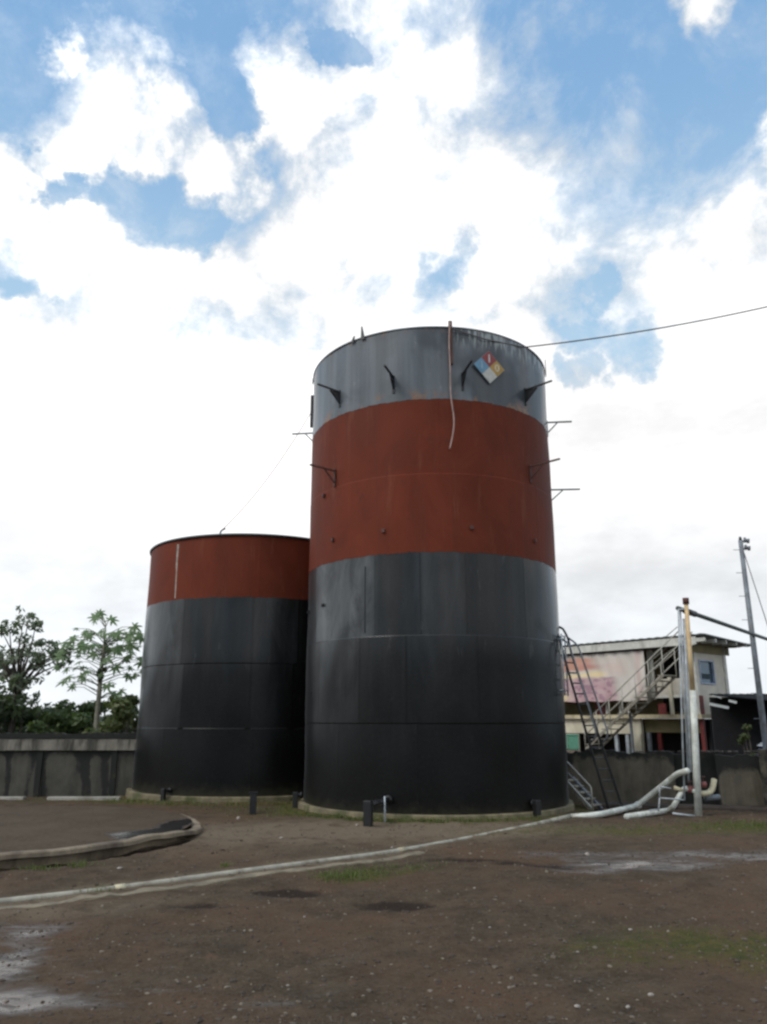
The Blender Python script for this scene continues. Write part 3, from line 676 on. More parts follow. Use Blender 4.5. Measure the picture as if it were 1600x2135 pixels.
def sag(a, b, s, n=24):
    a, b = Vector(a), Vector(b); return [a.lerp(b, i / n) - Vector((0, 0, 4 * s * (i / n) * (1 - i / n))) for i in range(n + 1)]
ca = cyl(TK, 6.4, 9.16, .07); cr = cyl(TK, 44, 9.14, .05); far = at(1640, 638, 15.0)
p1 = sag(ca, cyl(TK, 22, 9.02, .06), 0, 6) + sag(cyl(TK, 22, 9.02, .06), cr, 0, 6)[1:]
mbc = MB().tube(smoothpath(p1, 2) + sag(cr, at(1900, 560, 15.0), .22)[1:], .014, 6)
tag(mbc.build('overhead_cable', M['cable'], smooth=True), 'dark overhead cable running off to the right from the tall tank rim', 'cable')
hang = [cyl(TK, 6.0, 9.30, .06), cyl(TK, 5.4, 8.9, .07), cyl(TK, 5.6, 8.3, .06), cyl(TK, 5.6, 7.75, .05), cyl(TK, 6.6, 7.25, .06), cyl(TK, 6.2, 6.95, .06), cyl(TK, 4.6, 6.60, .05)]
tag(MB().tube(smoothpath(hang, 5), .014, 6).build('hanging_cord', M['cord'], smooth=True), 'thin pale cord hanging loose down the front of the tall tank', 'cord')
wa = vp + Vector((.03, 0, .16)); wb = cyl(TK, -96, 8.75, .03)
tag(MB().tube(sag(wa, wb, .25), .008, 5).build('slack_wire', M['wire'], smooth=True), 'thin pale orange wire slung from the short tank roof up to the tall tank', 'wire')

# ---------------------------------------------------------------- empty round foundation at left
m, n, p = material('pad_soil')
oc = n.new('ShaderNodeTexCoord').outputs['Object']
c = n.mix(n.ramp(n.noise(oc, 1.5, 7, .65), .3, .7), (.060, .044, .031), (.094, .070, .049)); c = n.mix(n.ramp(n.noise(oc, 24, 6, .7), .4, .75), c, (.115, .093, .067))
wv = n.m('ADD', n.attr('wet'), n.m('MULTIPLY', n.m('SUBTRACT', n.noise(oc, 2.0, 7, .6), .5), .8)); pl = n.ramp(wv, .45, .62)
c = n.mix(n.m('MULTIPLY', pl, .9), c, (.018, .017, .017)); n.put(p.inputs['Base Color'], c); n.put(p.inputs['Specular IOR Level'], n.m('MULTIPLY_ADD', pl, .4, .08)); n.put(p.inputs['Roughness'], n.m('MULTIPLY_ADD', pl, -.72, .92))
b = n.new('ShaderNodeBump'); b.inputs['Distance'].default_value = .02; n.put(b.inputs['Strength'], n.m('MULTIPLY_ADD', pl, -.75, .8)); n.put(b.inputs['Height'], n.noise(oc, 30, 6, .7)); n.t.links.new(b.outputs[0], p.inputs['Normal'])
M['padsoil'] = m
M['lip'] = simple('worn_cream_concrete', (.22, .175, .12), .85, .35, 3, dirt=(.085, .062, .045), dirtamt=.95, bmp=.5)
cx, cy, R = PAD
pad = thing('round_foundation', (cx, cy, -.05), 'low round concrete foundation filled with brown soil at the left, no tank on it', 'foundation')
N = 160; prof = [(R - .16, .085), (R - .15, .125), (R - .02, .13), (R, .115), (R + .005, .07), (R - .13, .04), (R - .15, -.2)]; vs = []
for i in range(N):
    a = i * 2 * math.pi / N; j1 = .02 * math.sin(a * 9) + .012 * math.sin(a * 31)
    q_ = abs(math.degrees(a if a < math.pi else a - 2 * math.pi)); q_ = min(max((q_ - 66) / 34, 0), 1); back = 1 - q_ * q_ * (3 - 2 * q_)     # 1 at the front, sinking into the soil behind
    for r, z in prof: vs.append((cx + (r + j1) * math.sin(a), cy - (r + j1) * math.cos(a), z - (.115 * (1 - back)) + .006 * math.sin(a * 23)))
k = len(prof)
MB().add(vs, [(i * k + j, i * k + j + 1, ((i + 1) % N) * k + j + 1, ((i + 1) % N) * k + j) for i in range(N) for j in range(k - 1)]).build('concrete_lip', M['lip'], pad)
vs = []; wt = []; NR = 40
pcx, pcy = onz(345, 1738, .09).x, onz(345, 1738, .09).y
for j in range(NR + 1):
    for i in range(N):
        a = i * 2 * math.pi / N; r = (R - .15) * j / NR; x, y = cx + r * math.sin(a), cy - r * math.cos(a)
        z = .098 - .05 * (.5 - .5 * math.cos(a)) * (j / NR) + .02 * float(fbm(np.array(x * 1.5), np.array(y * 1.5), 3) - .5)
        wv_ = math.exp(-((x - pcx) / .9) ** 2 - ((y - pcy) / .55) ** 2) * 1.1 + math.exp(-((x + 3.15) / .35) ** 2 - ((y - 12.6) / .9) ** 2) * .8
        vs.append((x, y, z - .02 * min(wv_, 1))); wt.append(wv_)
o = MB().add(vs, [(j * N + i, j * N + (i + 1) % N, (j + 1) * N + (i + 1) % N, (j + 1) * N + i) for j in range(NR) for i in range(N)]).build('soil_fill', M['padsoil'], pad, True)
o.data.attributes.new('wet', 'FLOAT', 'POINT').data.foreach_set('value', np.array(wt, np.float32))

# ---------------------------------------------------------------- ground pipe and its kerb
lift = [-.002, .002, -.006, .006, .002, .006, -.004, -.012, -.006, .03]
gp = [Vector((q.x, q.y, gz(q.x, q.y) + l)) for q, l in zip(pipe_g, lift)]
def G2(px, py, up): p_ = ong(px, py, up); return p_
ppts = gp + [G2(1250, 1699, .07), G2(1328, 1681, .09), at(1395, 1628, 15.35), at(1412, 1614, 15.1), at(1434, 1607, 14.7)]
pth = [v for v in smoothpath(ppts[:10], 4)] + bent(ppts[9:], .25)[1:]
lp = thing('ground_pipe', tuple(gp[5]), 'long white pipe crossing the yard on the ground and bending up at right', 'pipe')
rr_ = [.031 + .020 * min(max(i - 26, 0) / 14, 1) for i in range(len(pth))]
MB().tube(pth[:37], rr_[:37], 12).build('buried_run', simple('dirty_pipe', (.35, .33, .265), .7, dirt=(.13, .105, .07), dirtamt=.95, scale=5), lp, True)
MB().tube(pth[36:], [q_ + .0005 for q_ in rr_[36:]], 12).build('raised_run', M['white_pipe'], lp, True)
for k_ in (9, 21):
    t_ = (pth[k_ + 1] - pth[k_]).normalized(); MB().tube([pth[k_] - t_ * .05, pth[k_] + t_ * .05], .038, 12).build('coupling', M['cream_pipe'], lp, True)
for i_, q in enumerate((3, 7)):
    pass
a_, b_ = ppts[11], ppts[12]; t_ = (b_ - a_).normalized()
MB().tube([a_ - t_ * .02, a_ + t_ * .07], .068, 14).build('coupling', M['white_pipe'], lp, True)
# flat weathered concrete strip in front of the pipe
strip = MB(); L_ = [(-120, 1906), (0, 1893), (200, 1870), (400, 1846), (560, 1824), (700, 1804), (800, 1791), (880, 1776)]
pts = [ong(*q) for q in L_]; pts = smoothpath([Vector((q.x, q.y, 0)) for q in pts], 8); vs = []
for i, q in enumerate(pts):
    t = (pts[min(i + 1, len(pts) - 1)] - pts[max(i - 1, 0)]).normalized(); nrm = Vector((t.y, -t.x, 0)); wd = .065 + .014 * math.sin(i * 1.3)
    for s_, z in ((-wd, -.03), (-wd, .012), (wd, .010), (wd + .01, -.03)): vs.append((q.x + nrm.x * s_, q.y + nrm.y * s_, gz(q.x, q.y) + z + rnd.uniform(-.003, .003)))
M['strip'] = simple('buried_kerb', (.19, .155, .105), .9, .3, 5, dirt=(.085, .07, .05), dirtamt=.8, bmp=.6)
tag(strip.add(vs, [(i * 4 + j, i * 4 + j + 1, i * 4 + j + 5, i * 4 + j + 4) for i in range(len(pts) - 1) for j in range(3)]).build('concrete_kerb', M['strip']), 'worn flat concrete kerb half buried along the near side of the white pipe', 'kerb')

# ---------------------------------------------------------------- pipe manifold at right
base = ong(1457, 1702); BY = base.y
man = thing('pipe_manifold', (base.x, base.y, gz(base.x, base.y)), 'upright pipe stand with red valves, cream elbow and thin white frame at right', 'pipe stand')
def A(px, py, dy=0.0): return at(px, py, BY + dy)
topz = at(1431, 1247, BY).z; midz = at(1445, 1440, BY).z
bx, by = base.x, base.y
mx_ = A(1445, 1440).x; tx_ = A(1431, 1247).x
MB().tube([(bx, by, base.z - .03), (mx_, by, midz)], [.066, .060], 16).build('lower_standpipe', M['white_pipe'], man, True)
MB().tube([(mx_, by, midz), (tx_ - .01, by, topz - .12)], [.046, .040], 16).build('upper_standpipe', M['yellow_rust'], man, True)
MB().tube([(tx_ - .01, by, topz - .12), (tx_ - .008, by, topz)], .060, 16).build('cap', M['rust_steel'], man, True)
MB().tube([A(1441, 1610, .05), A(1427, 1290, .05)], .030, 10).build('riser_pipe', M['galv'], man, True)
def rod(a, b, r=.014, mat=M['galv'], nm='frame_rod'): MB().tube([a, b], r, 8).build(nm, mat, man, True)
tA = A(1415, 1271); tB = A(1424, 1273); zb = A(1428, 1668).z
xa, xb = tA.x, tB.x
rod(A(1428, 1668), tA, .017); rod(A(1437, 1632, .12), tB + Vector((0, .12, 0)), .017); rod(tA, A(1432, 1270), .018)
rod((xa, BY, tA.z), (xb, BY + .12, tA.z)); rod(A(1428, 1668), A(1376, 1664), .014)
rod(A(1376, 1664), A(1374, 1692), .014); rod(A(1376, 1640), A(1376, 1664), .012); rod(A(1376, 1640), A(1400, 1644), .012)
rod(A(1403, 1696), A(1450, 1702), .018); rod(A(1355, 1690), A(1374, 1688), .012)
for zz in (.35, .7): pass
lowz = .05
s1 = bent([G2(1306, 1703, .035), G2(1395, 1690, .05), A(1405, 1682, .1), A(1420, 1655, .1), A(1428, 1643, .1), A(1445, 1648, .05), Vector((bx, by, A(1457, 1650).z))], .09)
MB().tube(s1, .050, 12).build('branch_pipe', M['white_pipe'], man, True)
rod(A(1406, 1642, .08), A(1428, 1650, .08), .036, M['cream_pipe'], 'pipe_stub')
MB().tube(bent([Vector((bx, by + .05, A(1457, 1655).z)), A(1476, 1655, .1), A(1486, 1647, .15), A(1490, 1625, .2)], .12), .052, 12).build('elbow', M['cream_pipe'], man, True)
for px, py, r in ((1440, 1646, .062), (1467, 1636, .055)):
    c0 = A(px, py, .06); v_ = MB().tube([c0 - Vector((.05, 0, 0)), c0 + Vector((.05, 0, 0))], r, 12).build('valve', simple('faded_red_valve', (.22, .07, .06), .6), man, True)
    MB().tube([c0, c0 + Vector((0, 0, .13))], .012, 8).tube([c0 + Vector((0, 0, .13)), c0 + Vector((0, 0, .145))], .05, 12).build('hand_wheel', M['rust_steel'], v_, True)
MB().tube([A(1470, 1665, .2), A(1500, 1662, .3)], .05, 10).build('drain_stub', M['grey_steel'], man, True)
# overhead pipe from the stand to the far right
s0 = Vector((tA.x, BY + .02, tA.z + .03)); e0 = Vector((at(1600, 1345, 21).x, 21, s0.z)); e1 = s0 + (e0 - s0) * 1.45
ob = thing('overhead_pipe', s0, 'dark green-grey overhead pipe leaving the pipe stand towards the right', 'pipe')
MB().tube([s0, e1], .045, 12).build('pipe', simple('green_grey_steel', (.075, .09, .085), .55), ob, True)
u0 = s0 + (e0 - s0) * .06; u1 = s0 + (e0 - s0) * .15; MB().tube([u0, u1], .062, 12).build('sleeve', M['dark_steel'], ob, True)
s2 = s0 + (e0 - s0) * 1.02
MB().tube([(e1.x, e1.y, -.3), (e1.x, e1.y, e1.z)], .05, 10).build('far_support', M['grey_steel'], ob, True)

# ---------------------------------------------------------------- leaning ladder and small steps beside the tall tank
foot = ong(1288, 1698); tops = [at(1152, 1304, 15.9), at(1166, 1308, 15.8), at(1177, 1328, 15.65), at(1184, 1360, 15.5)]
ld = thing('leaning_ladder', foot, 'long dark steel ladder leaning on the right side of the tall tank', 'ladder')
side = Vector((.30, .10, 0))
railA = [foot - side * .5] + [v - side * .35 for v in reversed(tops)]
railB = [foot + side * .5] + [v + side * .35 + Vector((0, .1, 0)) for v in reversed(tops)]
for rl in (railA, railB): MB().tube(bent(rl, .3, 4), .024, 8).build('side_rail', M['dark_steel'], ld, True)
for i in range(1, 15):
    t = i / 15; a = railA[0].lerp(railA[1], t); b = railB[0].lerp(railB[1], t); MB().tube([a, b], .014, 6).build('rung', M['dark_steel'], ld, True)
hr0 = railA[0].lerp(railA[1], .44) ; hr1 = railA[1]
for rl in (railA, railB):
    a = rl[0].lerp(rl[1], .42); b = rl[1]; of = Vector((.10, -.22, .16))
    MB().tube(bent([a, a + of, b + of * .9, rl[2]], .15), .018, 8).build('grab_rail', M['grey_steel'], ld, True)
# metal steps with a handrail
f0 = ong(1237, 1692); st = thing('metal_steps', f0, 'small metal steps with a pale handrail at the right foot of the tall tank', 'steps')
dx = Vector((-.62, .55, 0)); dx2 = Vector((-1.05, .95, 0)); W_ = Vector((.25, .28, 0))
up_ = at(1190, 1640, f0.y + .75); run = up_ - f0
for s_ in (Vector((0, 0, 0)), W_): MB().bar(f0 + s_, f0 + s_ + run * 1.3, .03, .09).build('stringer', M['rail'] if s_.length == 0 else M['grey_steel'], st)
for i in range(5):
    c0 = f0 + run * (.15 + i * .26) + W_ * .5 + Vector((0, 0, .03)); MB().bar(c0 - W_ * .5, c0 + W_ * .5, .16, .02).build('tread', M['stairs'], st)
hz_ = at(1236, 1641, f0.y).z - f0.z
MB().tube(bent([f0, f0 + Vector((-.01, 0, hz_)), f0 + Vector((-.01, 0, hz_)) + run * 1.3], .05), .017, 8).build('handrail', M['rail'], st, True)
MB().tube([f0 + Vector((0, 0, hz_ * .5)), f0 + Vector((0, 0, hz_ * .5)) + run * 1.3], .013, 8).build('mid_rail', M['grey_steel'], st, True)

# ---------------------------------------------------------------- walls
def wallseg(name, a, b, z0, z1, th, mat, parent, stain=lambda u, v: 0.0, ragged=0.0, seed=1):
    """a wall panel with thickness; UV in metres, stain as an attribute"""
    a = Vector((a[0], a[1], 0)); b = Vector((b[0], b[1], 0)); L = (b - a).length; t = (b - a) / L; nrm = Vector((t.y, -t.x, 0))
    nu, nv = max(int(L / .08), 2), max(int((z1 - z0) / .08), 3); q = random.Random(seed)
    topj = [q.uniform(-1, 1) * ragged + ragged * 1.5 * math.sin(i * .37 + seed) * math.sin(i * .11) for i in range(nu + 1)]
    vs = []; uv = []; sv = []
    for face in (0, 1):
        for j in range(nv + 1):
            for i in range(nu + 1):
                u = L * i / nu; z = z0 + (z1 + topj[i] - z0) * j / nv; pz = a + t * u - nrm * (th * face)
                off = (float(vnoise(np.array(u * 3.0 + seed), np.array(z * 3.0))) - .5) * .015 if face == 0 else 0
                pz = pz + nrm * off
                vs.append((pz.x, pz.y, z)); uv.append((u + seed * 3.7, z)); sv.append(stain(u / L, j / nv))
    S = (nu + 1) * (nv + 1); fs = []
    for j in range(nv):
        for i in range(nu):
            k = j * (nu + 1) + i; fs.append((k, k + 1, k + nu + 2, k + nu + 1)); fs.append((S + k, S + k + nu + 1, S + k + nu + 2, S + k + 1))
    for i in range(nu):
        k = nv * (nu + 1) + i; fs.append((k, k + 1, S + k + 1, S + k))
    for j in range(nv):
        for k in (j * (nu + 1), j * (nu + 1) + nu): fs.append((k, k + nu + 1, S + k + nu + 1, S + k))
    o = MB().add(vs, fs).build(name, mat, parent)
    ul = o.data.uv_layers.new(name='UVMap'); li = np.zeros(len(o.data.loops), int); o.data.loops.foreach_get('vertex_index', li)
    ul.data.foreach_set('uv', np.array(uv)[li].ravel())
    o.data.attributes.new('stain', 'FLOAT', 'POINT').data.foreach_set('value', np.array(sv, np.float32)); return o
# left boundary wall: panels between dark posts under a pale coping
YW = 20.2
wl = thing('boundary_wall', (-8, YW, -.3), 'dark mould-stained concrete boundary wall with a pale coping at left', 'wall')
xl, xr = -16.0, -5.9
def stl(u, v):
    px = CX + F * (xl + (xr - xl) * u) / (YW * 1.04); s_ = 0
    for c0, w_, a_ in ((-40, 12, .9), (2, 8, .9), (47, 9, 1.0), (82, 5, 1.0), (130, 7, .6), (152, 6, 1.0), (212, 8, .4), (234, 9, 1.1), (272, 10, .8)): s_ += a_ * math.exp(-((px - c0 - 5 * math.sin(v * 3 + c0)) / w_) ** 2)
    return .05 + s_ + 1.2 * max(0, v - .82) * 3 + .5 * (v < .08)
ztop = at(100, 1566, YW).z
wallseg('panel', (xl, YW), (xr, YW), -.5, ztop, .15, M['wall_left'], wl, stl, 0, 2)
wallseg('coping', (xl, YW - .09), (xr, YW - .09), ztop + .02, at(100, 1542, YW - .09).z, .30, M['wall_coping'], wl, lambda u, v: .1, 0.004, 5)
wallseg('top_beam', (xl, YW - .03), (xr, YW - .03), at(100, 1541, YW).z + .004, at(100, 1529, YW).z, .2, M['wall_left'], wl, lambda u, v: 1.0, .01, 8)
for px in (82, 238):
    q = at(px, 1600, YW); wallseg('post', (q.x - .07, YW - .05), (q.x + .07, YW - .05), -.5, ztop + .01, .05, M['wall_left'], wl, lambda u, v: .9, 0, int(px) + 50)
kb = MB(); 
for i, (xa_, xb_) in enumerate([(-12, -9.4), (-9.2, -8.45), (-7.9, -6.2)]):
    o = MB().box(((xa_ + xb_) / 2, 19.2, -.205), (xb_ - xa_, .16, .09)).build('kerb_stone', simple('kerb_concrete', (.33, .31, .27), .85, .2, 3, dirt=(.12, .10, .07), dirtamt=.6), None, bevel=.01)
    tag(o, ['pale kerb length at the foot of the left wall, running off the left edge', 'short pinkish kerb piece in the middle below the left wall', 'long pale kerb length below the left wall nearest the tank'][i], 'kerb', 'kerb lengths under the left wall')

# right boundary wall
def wz(px, py, Y): return at(px, py, Y).z
wr = thing('boundary_wall', (6, 17, -.2), 'low blackened brown plaster wall behind the pipes at right', 'wall')
def line(px): t = (px - 1190) / 410; return 18.0 - 1.5 * t
def wp(px, back=0): Yv = line(px) + back; q = at(px, 1620, Yv); return (q.x, q.y)
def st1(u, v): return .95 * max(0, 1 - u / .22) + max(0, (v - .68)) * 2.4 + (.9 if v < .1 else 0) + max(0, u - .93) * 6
wallseg('left_stretch', wp(1150), wp(1408), -.35, wz(1300, 1567, line(1300)), .18, M['wall_right'], wr, st1, .03, 3)
wallseg('recessed_stretch', wp(1408, .25), wp(1496, .25), -.35, wz(1450, 1572, line(1450)), .18, M['wall_right'], wr, lambda u, v: 1.1, .03, 4)
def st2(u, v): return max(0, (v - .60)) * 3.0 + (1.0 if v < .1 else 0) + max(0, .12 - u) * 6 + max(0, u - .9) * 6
wallseg('right_stretch', wp(1496), wp(1592), -.35, wz(1545, 1577, line(1545)), .18, M['wall_right'], wr, st2, .035, 6)
wallseg('pillar', wp(1588, -.25), wp(1680, -.25), -.35, wz(1600, 1562, line(1600)), .4, M['wall_right'], wr, lambda u, v: .55, .01, 7)
rub = MB()
for i in range(70):                                       # broken rubble along the wall top
    px = 1330 + 260 * rnd.random(); q = wp(px, .1 + rnd.uniform(-.05, .05)); vs, fs = rockmesh(rnd.uniform(.02, .05), 3000 + i); z = wz(px, 1570, line(px)) + .02
    rub.add([(a + q[0], b + q[1], c_ + z) for a, b, c_ in vs], fs)
rub.build('broken_top', stone_mat('broken_mortar', (.05, .045, .04), (.17, .16, .14)), wr)
tag(MB().box((wp(1400)[0] + .2, line(1400) - .55, -.17), (4.2, .5, .16), -.26).build('wall_footing', M['wall_left'] if False else M['rust_steel'] if False else simple('dark_footing', (.05, .038, .03), .9, .4, 3), bevel=.03), 'dark earthy footing ledge along the bottom of the right wall', 'footing')

# ---------------------------------------------------------------- two storey building
Cc = Vector((10.3, 25.8, -.75)); fx = Vector((.651, -.759, 0)); fy = Vector((.759, .651, 0)); RZ = math.atan2(fx.y, fx.x)
bd = thing('two_storey_building', Cc, 'small cream two-storey building with a balcony banner, behind the right wall', 'building', RZ)
def fac(px, py, depth=0.0):
    """photo pixel -> (x along facade, z) on the facade plane set back by depth"""
    r = ray(px, py); o = Cc + fy * depth; t = (o - Vector((0, 0, EYE))).dot(fy) / r.dot(fy)
    q = Vector((0, 0, EYE)) + r * t; return ((q - Cc).dot(fx), q.z - Cc.z)
def sid(px, py, s=0.0):
    r = ray(px, py); o = Cc + fx * s; t = (o - Vector((0, 0, EYE))).dot(fx) / r.dot(fx)
    q = Vector((0, 0, EYE)) + r * t; return ((q - Cc).dot(fy), q.z - Cc.z)
def lb(name, x0, x1, y0, y1, z0, z1, mat, parent=None, bevel=0):
    return MB().box(((x0 + x1) / 2, (y0 + y1) / 2, (z0 + z1) / 2), (x1 - x0, y1 - y0, z1 - z0)).build(name, mat, parent or bd, local=True, bevel=bevel)
ZS = (fac(1300, 1492)[1] + fac(1440, 1488)[1]) / 2; ZR = fac(1300, 1352)[1]; XL = -13.0; SD = sid(1514, 1400)[0]
print('bld', ZS, ZR, SD, fac(1300, 1340), fac(1455, 1320), fac(1360, 1400), fac(1360, 1345), fac(1370,1460))
lb('floor_slab', XL, .12, -.15, SD, ZS - .13, ZS, M['slab'])
lb('upper_back_wall', XL, -.0, SD - .12, SD, ZS + .004, ZR, M['beige_wall'])
xo0, xo1 = fac(1362, 1400)[0], fac(1418, 1400)[0]
lb('front_wall', xo1, -.1, 0, .12, ZS + .004, ZR, M['beige_wall'])
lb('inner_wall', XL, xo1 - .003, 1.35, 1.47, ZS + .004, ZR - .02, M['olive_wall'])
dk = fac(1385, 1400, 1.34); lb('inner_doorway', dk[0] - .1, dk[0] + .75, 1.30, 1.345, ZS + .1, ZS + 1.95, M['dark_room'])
# side wall with window opening
w0, w1_ = sid(1456, 1375), sid(1492, 1428); wy0, wy1 = w0[0], w1_[0]; wzt, wzb = w0[1], w1_[1]
print('win', wy0, wy1, wzb, wzt)
lb('side_wall', -.12, 0, .0, wy0, ZS + .004, ZR, M['beige_wall']); lb('side_wall', -.12, 0, wy1, SD, ZS + .004, ZR, M['beige_wall'])
lb('side_wall', -.12, 0, wy0 + .002, wy1 - .002, ZS + .004, wzb, M['beige_wall']); lb('side_wall', -.12, 0, wy0 + .002, wy1 - .002, wzt, ZR - .002, M['beige_wall'])
win = lb('window', -.09, -.05, wy0 + .03, wy1 - .03, wzb + .03, wzt - .03, None or simple('blue_glass', (.05, .08, .11), .06, .1, 2, bmp=0, spec=1.0))
for (a, b, c0, c1) in ((wy0, wy1, wzb, wzb + .05), (wy0, wy1, wzt - .05, wzt), (wy0, wy0 + .05, wzb + .05, wzt - .05), (wy1 - .05, wy1, wzb + .05, wzt - .05)):
    MB().box((.0, (a + b) / 2, (c0 + c1) / 2), (.07, b - a, c1 - c0)).build('frame', simple('pale_blue_frame', (.33, .38, .50), .5, bmp=0), win, local=True)
MB().box((-.045, (wy0 + wy1) / 2, wzb + (wzt - wzb) * .33), (.01, (wy1 - wy0) * .62, (wzt - wzb) * .22)).build('hanging_shirt', simple('dark_shape', (.03, .05, .06), .8, bmp=0), win, local=True)
lb('corner_post', -.13, .012, -.012, .10, ZS + .004, ZR + .002, M['trim'])
lb('side_pilaster', -.005, .05, SD - .14, SD + .02, ZS - .1, ZR, M['trim'])
# roof: sheet with overhang, pale fascia and corrugated edge
RO = 1.05; xr_ = .75
rf = MB(); za, zb_ = ZR + .12, ZR + .30; corr = 90
vs = []
for i in range(corr + 1):
    x = XL + (xr_ - XL) * i / corr; wv = .02 * (i % 2)
    vs += [(x, -.60, za + .10 + wv), (x, SD + .9, za - .08 + wv), (x, -.60, za + .07 + wv), (x, SD + .9, za - .11 + wv)]
rf.add(vs, [f for i in range(corr) for k in (i * 4,) for f in ((k, k + 4, k + 5, k + 1), (k + 2, k + 3, k + 7, k + 6), (k, k + 2, k + 6, k + 4), (k + 1, k + 5, k + 7, k + 3))] + [(0, 1, 3, 2), (corr * 4, corr * 4 + 2, corr * 4 + 3, corr * 4 + 1)])
roof = rf.build('roof', simple('weathered_roof_sheet', (.20, .23, .23), .5, .2, 2, dirt=(.12, .11, .1)), bd, local=True)
lb('fascia', XL, xr_ - .35, -.56, -.51, ZR - .10, ZR + .155, M['trim'], roof); lb('fascia', XL, xr_ - .5, -.47, -.43, ZR - .16, ZR - .04, M['dark_room'], roof)
for i in range(5): lb('rafter', xr_ - .75 + 0, xr_ - .05, -.55 + i * .72, -.47 + i * .72, ZR - .02, ZR + .10, M['trim'], roof)
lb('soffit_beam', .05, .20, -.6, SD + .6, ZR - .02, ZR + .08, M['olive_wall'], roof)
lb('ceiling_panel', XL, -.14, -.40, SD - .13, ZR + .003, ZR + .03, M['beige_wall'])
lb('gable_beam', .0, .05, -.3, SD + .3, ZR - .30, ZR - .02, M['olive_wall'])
# balcony parapet pieces, posts and things along it
xpl = fac(1362, 1450)[0]
px0, px1 = fac(1375, 1440)[0], fac(1446, 1440)[0]
lb('balcony_panel', px0, px1, -.12, -.08, fac(1410, 1452)[1], fac(1410, 1415)[1], M['beige_wall'])
lb('balcony_beam', px0 - .2, px1, -.13, -.07, fac(1410, 1455)[1], fac(1410, 1449)[1], M['trim'])
lb('balcony_post', fac(1401, 1440)[0], fac(1407, 1440)[0], -.20, -.125, ZS, fac(1405, 1412)[1], M['cream_wall'])
lb('red_panel', fac(1374, 1470)[0], fac(1390, 1470)[0], -.04, .0, ZS + .004, ZS + .36, M['red_paint'])
lb('red_panel', .005, .03, .02, .26, ZS - .02, fac(1455, 1450)[1], M['red_paint'])
for px in (1268, 1296, 1313): lb('balcony_post', fac(px, 1470)[0] - .035, fac(px, 1470)[0] + .035, -.1, -.04, ZS + .003, fac(px, 1435)[1], M['trim'])
lb('red_panel', fac(1238, 1470)[0], fac(1259, 1470)[0], .1, .2, ZS + .004, ZS + .62, M['red_paint'])
lb('white_post', fac(1355, 1400)[0], fac(1366, 1400)[0], -.10, -.03, ZS + .5, ZR - .1, M['trim'])
lb('handrail', XL, xo0, -.09, -.05, ZS + .50, ZS + .54, M['trim'])
# lower storey
zb0 = 0.0
lb('lower_beam', XL, fac(1337, 1520)[0], .0, .15, fac(1300, 1530)[1], ZS - .135, M['cream_wall'])
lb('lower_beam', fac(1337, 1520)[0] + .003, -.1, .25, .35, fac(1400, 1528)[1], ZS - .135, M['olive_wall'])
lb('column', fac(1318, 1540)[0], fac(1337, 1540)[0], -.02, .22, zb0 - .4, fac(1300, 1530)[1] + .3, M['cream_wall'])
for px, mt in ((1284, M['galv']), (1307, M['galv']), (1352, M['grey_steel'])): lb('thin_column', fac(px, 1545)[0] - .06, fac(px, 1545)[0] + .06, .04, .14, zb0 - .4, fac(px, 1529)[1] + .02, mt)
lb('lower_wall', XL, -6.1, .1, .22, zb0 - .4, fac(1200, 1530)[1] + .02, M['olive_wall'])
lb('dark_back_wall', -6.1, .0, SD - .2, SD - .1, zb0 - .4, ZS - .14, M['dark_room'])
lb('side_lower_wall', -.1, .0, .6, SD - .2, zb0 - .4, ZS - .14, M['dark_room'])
lb('red_post', -.06, .06, .02, .14, zb0 - .4, ZS - .135, M['red_paint']); lb('red_post', fac(1362, 1545)[0], fac(1370, 1545)[0], .3, .38, zb0 - .4, ZS - .14, M['red_paint'])
